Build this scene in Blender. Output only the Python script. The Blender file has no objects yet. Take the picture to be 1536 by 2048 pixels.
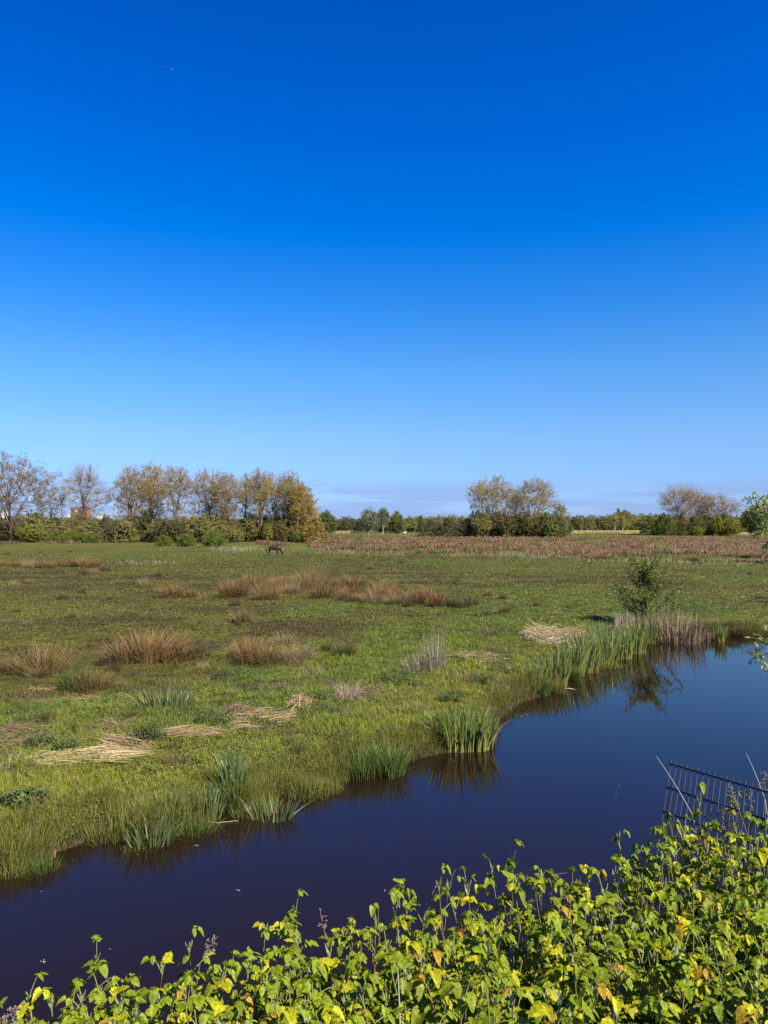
import bpy, math, time
import numpy as np
from math import radians as R, pi
T0 = time.time()
sc = bpy.context.scene
COL = sc.collection
# ------------------------------------------------------------------ camera, sky, sun, exposure
EYE = 4.1          # camera height over the pasture (m)
FPX = 1500.0       # focal length in photo pixels
HOR = 1052.0       # horizon row of the photo
cam = bpy.data.cameras.new('camera'); camo = bpy.data.objects.new('camera', cam); COL.objects.link(camo)
camo.location = (0, 0, EYE); camo.rotation_euler = (R(90), 0, 0)
cam.sensor_fit = 'VERTICAL'; cam.sensor_height = 36; cam.lens = FPX / 2048 * 36; cam.shift_y = (HOR - 1024) / 2048
cam.clip_start = 0.05; cam.clip_end = 6000
sc.camera = camo
SUN_EL, SUN_AZ = 44.0, 132.0     # degrees; azimuth clockwise from +Y (the view direction)
world = bpy.data.worlds.new('World'); sc.world = world; world.use_nodes = True

def build_world():
    nt = world.node_tree; N = nt.nodes; L = nt.links; bg = N['Background']
    s = N.new('ShaderNodeTexSky'); s.sky_type = 'NISHITA'; s.sun_disc = False
    s.sun_elevation = R(SUN_EL); s.sun_rotation = R(SUN_AZ); s.dust_density = 0.3; s.ozone_density = 3; s.air_density = 1
    tc = N.new('ShaderNodeTexCoord'); sep = N.new('ShaderNodeSeparateXYZ'); L.new(tc.outputs['Generated'], sep.inputs[0])
    rp = N.new('ShaderNodeValToRGB'); L.new(sep.outputs[2], rp.inputs[0])
    # tint of the clear spring sky by elevation
    st = [(0.0, (.62, .90, 1.9)), (.05, (.66, .95, 1.75)), (.12, (.74, 1.08, 1.6)), (.20, (.52, 1.12, 1.74)), (.28, (.20, 1.0, 1.9)),
          (.36, (.0, .88, 2.05)), (.47, (.0, .74, 2.05)), (.59, (.0, .62, 1.9)), (.72, (.35, .55, 1.0)), (1.0, (.45, .5, .7))]
    cr = rp.color_ramp
    while len(cr.elements) > 1: cr.elements.remove(cr.elements[-1])
    cr.elements[0].position = 0; cr.elements[0].color = (*[v / 2.1 for v in st[0][1]], 1)
    for p, c in st[1:]:
        e = cr.elements.new(p); e.color = (*[v / 2.1 for v in c], 1)
    mu = N.new('ShaderNodeVectorMath'); mu.operation = 'MULTIPLY'; L.new(s.outputs[0], mu.inputs[0]); L.new(rp.outputs[0], mu.inputs[1])
    sx = N.new('ShaderNodeVectorMath'); sx.operation = 'SCALE'; L.new(mu.outputs[0], sx.inputs[0]); sx.inputs['Scale'].default_value = 2.1
    # low banks of thin cloud near the horizon
    mp = N.new('ShaderNodeMapping'); L.new(tc.outputs['Generated'], mp.inputs[0]); mp.inputs['Scale'].default_value = (3.5, 3.5, 48); mp.inputs['Location'].default_value = (1.1, 2.4, .2)
    nz = N.new('ShaderNodeTexNoise'); L.new(mp.outputs[0], nz.inputs[0]); nz.inputs['Scale'].default_value = 1.2; nz.inputs['Detail'].default_value = 6; nz.inputs['Roughness'].default_value = .55
    r2 = N.new('ShaderNodeMapRange'); L.new(nz.outputs[0], r2.inputs[0]); r2.inputs['From Min'].default_value = .42; r2.inputs['From Max'].default_value = .54
    r3 = N.new('ShaderNodeMapRange'); L.new(sep.outputs[2], r3.inputs[0]); r3.inputs['From Min'].default_value = .068; r3.inputs['From Max'].default_value = .045
    m = N.new('ShaderNodeMath'); m.operation = 'MULTIPLY'; L.new(r2.outputs[0], m.inputs[0]); L.new(r3.outputs[0], m.inputs[1])
    m2 = N.new('ShaderNodeMath'); m2.operation = 'MULTIPLY'; L.new(m.outputs[0], m2.inputs[0]); m2.inputs[1].default_value = .62
    mx = N.new('ShaderNodeMixRGB'); L.new(m2.outputs[0], mx.inputs[0]); L.new(sx.outputs[0], mx.inputs[1]); mx.inputs[2].default_value = (3.0, 4.5, 7.9, 1)
    L.new(mx.outputs[0], bg.inputs[0]); bg.inputs[1].default_value = 0.0553
build_world()
sl = bpy.data.lights.new('sun', 'SUN'); sl.energy = 5.0; sl.angle = R(.53); sl.color = (1, .915, .76)
so = bpy.data.objects.new('sun', sl); COL.objects.link(so); so.location = (30, -20, 40)
so.rotation_euler = (R(90 - SUN_EL), 0, R(180 - SUN_AZ))
sc.view_settings.view_transform = 'Standard'; sc.view_settings.look = 'None'; sc.view_settings.exposure = 0.85; sc.view_settings.gamma = 1
sc.cycles.max_bounces = 6; sc.cycles.diffuse_bounces = 2; sc.cycles.transmission_bounces = 3; sc.cycles.glossy_bounces = 3
sc.cycles.use_denoising = False
sc.cycles.caustics_reflective = False; sc.cycles.caustics_refractive = False

# ------------------------------------------------------------------ helpers
def P(px, py, z=0.0):
    y = (EYE - z) * FPX / (py - HOR); return ((px - 768) * y / FPX, y)
def PY(px, Y): return (px - 768) * Y / FPX
def pz(py, Y): return EYE - Y * (py - HOR) / FPX
def rot2(a): return np.cos(a), np.sin(a)
def hsh(ix, iy, seed):
    n = (ix.astype(np.int64) * 374761393 + iy.astype(np.int64) * 668265263 + seed * 1442695041) & 0x7fffffff
    n = ((n ^ (n >> 13)) * 1274126177) & 0x7fffffff
    return ((n ^ (n >> 16)) & 0xffff) / 65535.0
def vn(x, y, scale, seed=0, octv=3):
    out = 0; amp = 1; tot = 0
    for o in range(octv):
        u = x / scale; v = y / scale; i = np.floor(u); j = np.floor(v); fu = u - i; fv = v - j
        fu = fu * fu * (3 - 2 * fu); fv = fv * fv * (3 - 2 * fv)
        a = hsh(i, j, seed + o); b = hsh(i + 1, j, seed + o); c = hsh(i, j + 1, seed + o); d = hsh(i + 1, j + 1, seed + o)
        out = out + amp * ((a * (1 - fu) + b * fu) * (1 - fv) + (c * (1 - fu) + d * fu) * fv); tot += amp; amp *= .55; scale *= .5
    return out / tot
def sm(x, a, b):
    t = np.clip((x - a) / (b - a), 0, 1); return t * t * (3 - 2 * t)
def arr(c): return np.array(c, dtype=float)
def mixc(a, b, t): return a * (1 - t[:, None]) + b * t[:, None]

class Geo:
    def __init__(s): s.V = []; s.F = []; s.C = []; s.M = []; s.n = 0
    def add(s, V, F, C, m=0):
        V = np.asarray(V, float).reshape(-1, 3); F = np.asarray(F).reshape(-1, 4); C = np.asarray(C, float)
        if C.ndim == 1: C = np.tile(C, (len(V), 1))
        s.V.append(V); s.F.append(F + s.n); s.C.append(C.reshape(-1, 3)); s.M.append(np.full(len(F), m)); s.n += len(V)
        return s
    def box(s, x0, x1, y0, y1, z0, z1, c, m=0):
        V = [(x, y, z) for z in (z0, z1) for y in (y0, y1) for x in (x0, x1)]
        return s.add(V, [(0, 2, 3, 1), (4, 5, 7, 6), (0, 1, 5, 4), (2, 6, 7, 3), (0, 4, 6, 2), (1, 3, 7, 5)], arr(c), m)
    def mesh(s, name, mats, smooth=False):
        V = np.concatenate(s.V); F = np.concatenate(s.F); C = np.concatenate(s.C); M = np.concatenate(s.M)
        me = bpy.data.meshes.new(name); me.vertices.add(len(V)); me.vertices.foreach_set('co', V.astype(np.float32).ravel())
        me.loops.add(len(F) * 4); me.loops.foreach_set('vertex_index', F.astype(np.int32).ravel())
        me.polygons.add(len(F)); me.polygons.foreach_set('loop_start', np.arange(0, len(F) * 4, 4, dtype=np.int32))
        me.polygons.foreach_set('material_index', M.astype(np.int32))
        me.polygons.foreach_set('use_smooth', np.full(len(F), smooth))
        for m in (mats if isinstance(mats, (list, tuple)) else [mats]): me.materials.append(m)
        at = me.color_attributes.new('Col', 'FLOAT_COLOR', 'POINT')
        at.data.foreach_set('color', np.concatenate([C, np.ones((len(C), 1))], 1).astype(np.float32).ravel())
        me.update(calc_edges=True); return me
    def build(s, name, mats, parent=None, smooth=False, loc=None):
        o = bpy.data.objects.new(name, s.mesh(name, mats, smooth)); COL.objects.link(o)
        if parent: o.parent = parent
        if loc is not None: o.location = loc
        return o
def tag(o, label=None, cat=None, group=None, kind=None):
    if label: o['label'] = label
    if cat: o['category'] = cat
    if group: o['group'] = group
    if kind: o['kind'] = kind
    return o
def thing(name, loc, label, cat, group=None, rz=0, s=1):
    o = bpy.data.objects.new(name, None); COL.objects.link(o); o.location = loc; o.rotation_euler = (0, 0, rz); o.scale = (s, s, s) if np.isscalar(s) else s
    o.empty_display_size = .1
    return tag(o, label, cat, group)
KIDS = {}
def proto(parts):          # a look to copy: list of (name, mesh, subparts)
    return parts
def place(name, parts, loc, label, cat, group=None, rz=0, s=1):
    """A thing with a copy of each part (copies share mesh data)."""
    r = thing(name, loc, label, cat, group, rz, s)
    for pn, me in parts:
        c = bpy.data.objects.new(pn, me); COL.objects.link(c); c.parent = r
    return r
def single(name, me, loc, label, cat, group=None, rz=0, s=1):
    o = bpy.data.objects.new(name, me); COL.objects.link(o); o.location = loc; o.rotation_euler = (0, 0, rz)
    o.scale = (s, s, s) if np.isscalar(s) else s
    return tag(o, label, cat, group)

def blades(base, h, w, az, lean, c0, c1, seg=2, prof=1.5, bend=2.0, droop=0.0):
    """Ribbons: base (n,3), lean (n,2) tip displacement; returns V,F,C."""
    n = len(base); t = np.linspace(0, 1, seg + 1)
    wd = np.maximum((1 - t ** prof), .06)
    ce = np.zeros((n, seg + 1, 3))
    ce[:, :, 0] = base[:, None, 0] + lean[:, None, 0] * t ** bend; ce[:, :, 1] = base[:, None, 1] + lean[:, None, 1] * t ** bend
    dr = np.hypot(lean[:, 0], lean[:, 1]) * .35
    dd = droop if np.ndim(droop) else np.full(n, droop)
    ce[:, :, 2] = base[:, None, 2] + h[:, None] * t - dr[:, None] * t ** 2 - dd[:, None] * t ** 3
    sx, sy = np.cos(az), np.sin(az); S = np.zeros((n, 1, 3)); S[:, 0, 0] = sx; S[:, 0, 1] = sy
    S = S * (w[:, None] * wd[None])[:, :, None] * .5
    V = np.stack([ce - S, ce + S], 2).reshape(n, -1, 3)
    k = 2 * (seg + 1); i = np.arange(seg) * 2
    q = np.stack([i, i + 1, i + 3, i + 2], 1); F = (q[None] + (np.arange(n) * k)[:, None, None]).reshape(-1, 4)
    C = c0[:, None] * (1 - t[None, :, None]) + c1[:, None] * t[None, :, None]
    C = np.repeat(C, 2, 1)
    return V.reshape(-1, 3), F, C.reshape(-1, 3)
def norm(v): return v / np.maximum(np.linalg.norm(v, axis=-1, keepdims=True), 1e-9)
def leafs(c, d, u, L, W, colr, rows=4, curl=.25, fold=.15):
    """Leaf ribbons with a folded midrib: base c (n,3), direction d, up u."""
    n = len(c); d = norm(d); s = norm(np.cross(d, u)); u = np.cross(s, d); t = np.linspace(0, 1, rows)
    wd = np.sin(np.clip(t * .93 + .05, 0, 1) * pi) ** .8
    ce = c[:, None] + d[:, None] * (L[:, None] * t)[:, :, None] - u[:, None] * (L[:, None] * curl * t ** 2)[:, :, None]
    sd = s[:, None] * (W[:, None] * wd * .5)[:, :, None]; up = u[:, None] * (W[:, None] * wd * fold)[:, :, None]
    V = np.stack([ce - sd + up, ce, ce + sd + up], 2).reshape(n, -1, 3)
    i = np.arange(rows - 1) * 3
    q = np.concatenate([np.stack([i, i + 1, i + 4, i + 3], 1), np.stack([i + 1, i + 2, i + 5, i + 4], 1)])
    F = (q[None] + (np.arange(n) * rows * 3)[:, None, None]).reshape(-1, 4)
    return V.reshape(-1, 3), F, np.repeat(colr, rows * 3, 0)
def diamonds(c, L, W, colr, rg, upb=.3):
    n = len(c); d = norm(rg.normal(size=(n, 3)) + [0, 0, upb]); s = norm(np.cross(d, rg.normal(size=(n, 3))))
    V = np.stack([c - d * (L[:, None] * .5), c + s * (W[:, None] * .5), c + d * (L[:, None] * .5), c - s * (W[:, None] * .5)], 1)
    F = np.arange(n * 4).reshape(-1, 4)
    return V.reshape(-1, 3), F, np.repeat(colr, 4, 0)
def tubes(Pt, Rr, k=4, col=(0.1, .08, .06)):
    """Batched tapered tubes: Pt (n,m,3), Rr (n,m)."""
    n, m, _ = Pt.shape; t = norm(np.gradient(Pt, axis=1))
    ref = np.where(np.abs(t[..., 2:3]) > .9, arr([1, 0, 0]), arr([0, 0, 1.0])); a = norm(np.cross(t, ref)); b = np.cross(t, a)
    th = np.arange(k) * 2 * pi / k
    V = Pt[:, :, None] + Rr[:, :, None, None] * (a[:, :, None] * np.cos(th)[:, None] + b[:, :, None] * np.sin(th)[:, None])
    i = np.arange(m - 1)[:, None] * k; j = np.arange(k)[None]
    q = np.stack([i + j, i + (j + 1) % k, i + k + (j + 1) % k, i + k + j], -1).reshape(-1, 4)
    F = (q[None] + (np.arange(n) * m * k)[:, None, None]).reshape(-1, 4)
    C = np.tile(arr(col), (n * m * k, 1)) if np.ndim(col) == 1 else np.repeat(np.repeat(col, m, 0), k, 0)
    return V.reshape(-1, 3), F, C
def bez(a, b, c, m=5):
    t = np.linspace(0, 1, m)[None, :, None]
    return a[:, None] * (1 - t) ** 2 + b[:, None] * 2 * t * (1 - t) + c[:, None] * t ** 2

# ------------------------------------------------------------------ materials
def newmat(name):
    m = bpy.data.materials.new(name); m.use_nodes = True; nt = m.node_tree
    return m, nt, nt.nodes, nt.links, nt.nodes['Principled BSDF']
def plantmat(name, trans=.3, rough=.55, spec=.3, tint=(1.25, 1.2, .5), vary=.25, scale=30):
    m, nt, N, L, b = newmat(name)
    a = N.new('ShaderNodeAttribute'); a.attribute_name = 'Col'
    nz = N.new('ShaderNodeTexNoise'); nz.inputs['Scale'].default_value = scale
    g = N.new('ShaderNodeNewGeometry'); L.new(g.outputs['Position'], nz.inputs[0])
    mr = N.new('ShaderNodeMapRange'); L.new(nz.outputs[0], mr.inputs[0]); mr.inputs['From Min'].default_value = .3; mr.inputs['From Max'].default_value = .7
    mr.inputs['To Min'].default_value = 1 - vary; mr.inputs['To Max'].default_value = 1 + vary
    mu = N.new('ShaderNodeVectorMath'); mu.operation = 'SCALE'; L.new(a.outputs[0], mu.inputs[0]); L.new(mr.outputs[0], mu.inputs['Scale'])
    L.new(mu.outputs[0], b.inputs['Base Color']); b.inputs['Roughness'].default_value = rough; b.inputs['Specular IOR Level'].default_value = spec
    if trans > 0:
        t = N.new('ShaderNodeBsdfTranslucent'); m2 = N.new('ShaderNodeVectorMath'); m2.operation = 'MULTIPLY'; L.new(mu.outputs[0], m2.inputs[0]); m2.inputs[1].default_value = tint
        L.new(m2.outputs[0], t.inputs[0]); mx = N.new('ShaderNodeMixShader'); mx.inputs[0].default_value = trans
        L.new(b.outputs[0], mx.inputs[1]); L.new(t.outputs[0], mx.inputs[2]); L.new(mx.outputs[0], N['Material Output'].inputs[0])
    return m
M_grass = plantmat('grass_blades', .3)
M_rush = plantmat('rush_stems', .12, .5, .3)
M_iris = plantmat('sword_leaves', .25, .42, .4, (1.2, 1.2, .5), .15)
M_straw = plantmat('dead_straw', .1, .8, .1, (1, .9, .7))
M_leaf = plantmat('tree_leaves', .45, .6, .25, (1.2, 1.15, .6), .2, 1.5)
M_bram = plantmat('bramble_leaves', .28, .5, .22, (1.2, 1.25, .3), .12, 60)
M_weed = plantmat('weed_leaves', .2, .45, .4, (1.2, 1.2, .5))
M_stem = plantmat('green_stems', 0, .5, .3)
M_bark = plantmat('bark', 0, .9, .1, vary=.4, scale=6)
def simplemat(name, col, rough=.6, metal=0, noise=0, scale=20):
    m, nt, N, L, b = newmat(name); b.inputs['Roughness'].default_value = rough; b.inputs['Metallic'].default_value = metal
    b.inputs['Base Color'].default_value = (*col, 1)
    if noise:
        nz = N.new('ShaderNodeTexNoise'); nz.inputs['Scale'].default_value = scale; nz.inputs['Detail'].default_value = 5
        tc = N.new('ShaderNodeTexCoord'); L.new(tc.outputs['Object'], nz.inputs[0])
        rp = N.new('ShaderNodeMixRGB'); rp.inputs[1].default_value = (*[c * (1 - noise) for c in col], 1); rp.inputs[2].default_value = (*[min(1, c * (1 + noise)) for c in col], 1)
        L.new(nz.outputs[0], rp.inputs[0]); L.new(rp.outputs[0], b.inputs['Base Color'])
    return m

# ------------------------------------------------------------------ terrain
WL = -0.35
FS = [(-1400, 2150), (-400, 1905), (-100, 1785), (0, 1742), (110, 1712), (170, 1690), (220, 1662), (300, 1668), (400, 1635), (425, 1612), (480, 1622), (560, 1598), (640, 1572), (690, 1556),
      (760, 1552), (815, 1530), (850, 1518), (930, 1500), (1000, 1490), (1004, 1440), (1050, 1405), (1100, 1388), (1150, 1352), (1200, 1335), (1270, 1303), (1310, 1278),
      (1400, 1277), (1480, 1272), (1536, 1267), (1800, 1262), (2600, 1255), (4200, 1250)]
FS = np.array([P(a, b, WL) for a, b in FS])
o_ = np.argsort(FS[:, 0]); FS = FS[o_]
NS = np.array([(-80., 2.), (-12, 4.6), (-3, 5.4), (0, 5.7), (2.5, 6.1), (4.2, 6.8), (5.2, 8.2), (6.5, 9.8), (12, 11), (40, 14), (120, 16)])
def seg_dist(x, y, pl):
    d = np.full(np.shape(x), 1e9)
    for (ax, ay), (bx, by) in zip(pl[:-1], pl[1:]):
        ux, uy = bx - ax, by - ay; t = np.clip(((x - ax) * ux + (y - ay) * uy) / (ux * ux + uy * uy + 1e-9), 0, 1)
        d = np.minimum(d, np.hypot(x - ax - t * ux, y - ay - t * uy))
    return d
def shore(x, y):
    """signed distance over the far bank (positive on the pasture) and over the near bank."""
    wig = .12 * (vn(x, y, .9, 91, 2) - .5) + .1 * (vn(x, y, .25, 92, 2) - .5)
    df = seg_dist(x, y, FS) * np.where(y > np.interp(x, FS[:, 0], FS[:, 1]), 1, -1)
    dn = seg_dist(x, y, NS) * np.where(y < np.interp(x, NS[:, 0], NS[:, 1]), 1, -1)
    return df + wig, dn + wig
def height(x, y, ds=None):
    x = np.asarray(x, float); y = np.asarray(y, float)
    df, dn = ds if ds is not None else shore(x, y)
    land = -.42 + .42 * (1 - np.exp(-np.maximum(df, 0) / .38)) + sm(df, .2, 1.8) * (1 - sm(df, 12, 25)) * .30 * (vn(x, y, 1.1, 5, 3) - .5) \
        + sm(df, 1, 4) * (.10 * (vn(x, y, 9, 7, 2) - .5) + .06 * (vn(x, y, .7, 8, 2) - .5) * (1 - sm(y, 40, 90))) + sm(df, .1, .6) * .05 * (vn(x, y, .28, 9, 2) - .5) * (1 - sm(y, 20, 35))
    bank = -.42 + np.clip(dn, 0, 2.0) * .42 + np.clip(dn - 2.0, 0, 4.2) * .5 + sm(dn, .2, 1) * .08 * (vn(x, y, .6, 11, 3) - .5)
    bed = -.42 - .5 * sm(-np.maximum(df, dn), 0, 1.5)
    return np.where(df > 0, land, np.where(dn > 0, np.minimum(bank, 2.45), bed))
G_OL, G_OL2, G_BR = arr([.106, .104, .020]), arr([.145, .136, .026]), arr([.084, .062, .024])
G_BRI, G_YEL, G_DK = arr([.12, .165, .022]), arr([.178, .186, .026]), arr([.055, .085, .020])
def zones(x, y, df):
    """grass colour over the far bank and pasture"""
    n1 = vn(x, y, 5, 21); n2 = vn(x, y, 1.6, 22); n3 = vn(x, y, 14, 23)
    fld = mixc(np.tile(G_OL, (len(x), 1)), G_OL2, sm(n1, .35, .65)); fld = mixc(fld, G_BR, sm(vn(x * .6, y, 2.2, 24, 4), .48, .66) * .8 * (1 - .5 * sm(y, 60, 100)))
    fld = mixc(fld, arr([.125, .160, .024]), sm(n3, .5, .68) * .75)
    far = sm(y, 55, 95); fld = mixc(fld, arr([.14, .15, .026]), far * .6 * sm(vn(x, y, 25, 29, 2), .3, .6))
    br = mixc(np.tile(G_BRI, (len(x), 1)), G_DK, sm(n2, .5, .75) * .6); br = mixc(br, G_YEL, sm(vn(x, y, 2.2, 25), .45, .7) * .6)
    yel = mixc(np.tile(G_YEL, (len(x), 1)), G_BRI, sm(n2, .4, .7) * .6)
    edge = 9 + 3 * (n1 - .5) * 2
    c = mixc(fld, br, 1 - sm(df, edge - 1.5, edge + 1)); c = mixc(c, yel, 1 - sm(df, 1.5, 4.5))
    c = mixc(c, arr([.05, .036, .022]), 1 - sm(df, .12, .45))
    return c
M_ground = None
def build_ground():
    global M_ground
    ys = np.concatenate([np.arange(-40, 0, 4.0), np.arange(0, 7, .25), np.arange(7, 32, .125), 32 * np.exp(np.linspace(0, math.log(1400 / 32), 165))])
    xm = np.arange(-12, 18, .14); g = 1.0 * np.exp(np.linspace(0, math.log(1300), 66))
    xs = np.concatenate([-12 - g[::-1], xm, 18 + g])
    X, Y = np.meshgrid(xs, ys); x = X.ravel(); y = Y.ravel(); ds = shore(x, y); z = height(x, y, ds)
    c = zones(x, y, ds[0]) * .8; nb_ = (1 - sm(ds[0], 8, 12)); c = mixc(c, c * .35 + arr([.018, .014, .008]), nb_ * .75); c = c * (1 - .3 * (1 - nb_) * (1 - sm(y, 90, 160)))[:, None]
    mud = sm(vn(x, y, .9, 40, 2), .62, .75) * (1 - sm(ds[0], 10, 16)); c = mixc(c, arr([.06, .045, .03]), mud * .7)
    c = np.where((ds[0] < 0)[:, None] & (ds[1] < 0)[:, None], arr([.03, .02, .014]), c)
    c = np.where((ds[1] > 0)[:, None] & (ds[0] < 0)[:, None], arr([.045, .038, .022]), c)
    nx, ny = len(xs), len(ys); i = (np.arange(ny - 1)[:, None] * nx + np.arange(nx - 1)[None]).ravel()
    F = np.stack([i, i + 1, i + nx + 1, i + nx], 1)
    m, nt, N, L, b = newmat('pasture_ground'); M_ground = m
    a = N.new('ShaderNodeAttribute'); a.attribute_name = 'Col'; ge = N.new('ShaderNodeNewGeometry')
    def noise(sca, det, sz=(1, 1, 1)):
        mp = N.new('ShaderNodeMapping'); mp.inputs['Scale'].default_value = sz; L.new(ge.outputs['Position'], mp.inputs[0])
        n = N.new('ShaderNodeTexNoise'); n.inputs['Scale'].default_value = sca; n.inputs['Detail'].default_value = det; n.inputs['Roughness'].default_value = .65; L.new(mp.outputs[0], n.inputs[0]); return n
    n1 = noise(2.2, 8); n2 = noise(.35, 4)
    mr = N.new('ShaderNodeMapRange'); L.new(n1.outputs[0], mr.inputs[0]); mr.inputs['From Min'].default_value = .35; mr.inputs['From Max'].default_value = .65; mr.inputs['To Min'].default_value = .45; mr.inputs['To Max'].default_value = 1.5
    s1 = N.new('ShaderNodeVectorMath'); s1.operation = 'SCALE'; L.new(a.outputs[0], s1.inputs[0]); L.new(mr.outputs[0], s1.inputs['Scale'])
    mr2 = N.new('ShaderNodeMapRange'); L.new(n2.outputs[0], mr2.inputs[0]); mr2.inputs['From Min'].default_value = .5; mr2.inputs['From Max'].default_value = .68; mr2.inputs['To Max'].default_value = .5
    mx = N.new('ShaderNodeMixRGB'); L.new(mr2.outputs[0], mx.inputs[0]); L.new(s1.outputs[0], mx.inputs[1]); mx.inputs[2].default_value = (.085, .068, .034, 1)
    L.new(mx.outputs[0], b.inputs['Base Color']); b.inputs['Roughness'].default_value = .9; b.inputs['Specular IOR Level'].default_value = .1
    bp = N.new('ShaderNodeBump'); bp.inputs['Strength'].default_value = .9; bp.inputs['Distance'].default_value = .12; L.new(n1.outputs[0], bp.inputs['Height']); L.new(bp.outputs[0], b.inputs['Normal'])
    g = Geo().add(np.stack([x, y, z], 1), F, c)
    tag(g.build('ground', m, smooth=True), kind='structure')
    # water
    m, nt, N, L, b = newmat('ditch_water'); b.inputs['Base Color'].default_value = (.0125, .0066, .0044, 1); b.inputs['Roughness'].default_value = .015; b.inputs['IOR'].default_value = 1.38; b.inputs['Specular Tint'].default_value = (.9, .66, .50, 1)
    ge = N.new('ShaderNodeNewGeometry'); mp = N.new('ShaderNodeMapping'); L.new(ge.outputs['Position'], mp.inputs[0]); mp.inputs['Scale'].default_value = (1, 1.6, 1)
    n = N.new('ShaderNodeTexNoise'); L.new(mp.outputs[0], n.inputs[0]); n.inputs['Scale'].default_value = 3.5; n.inputs['Detail'].default_value = 4
    n3 = N.new('ShaderNodeTexNoise'); L.new(mp.outputs[0], n3.inputs[0]); n3.inputs['Scale'].default_value = .22; n3.inputs['Detail'].default_value = 3
    mr = N.new('ShaderNodeMapRange'); L.new(n3.outputs[0], mr.inputs[0]); mr.inputs['From Min'].default_value = .45; mr.inputs['From Max'].default_value = .7; mr.inputs['To Min'].default_value = .012; mr.inputs['To Max'].default_value = .05
    bp = N.new('ShaderNodeBump'); bp.inputs['Distance'].default_value = .05; L.new(mr.outputs[0], bp.inputs['Strength']); L.new(n.outputs[0], bp.inputs['Height']); L.new(bp.outputs[0], b.inputs['Normal'])
    g = Geo().box(-60, 80, 1, 48, -4, WL, (0, 0, 0))
    tag(g.build('water', m), kind='structure')
build_ground()
def hz(x, y): return float(height(np.array([x]), np.array([y]))[0])
print('ground', time.time() - T0)

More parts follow.
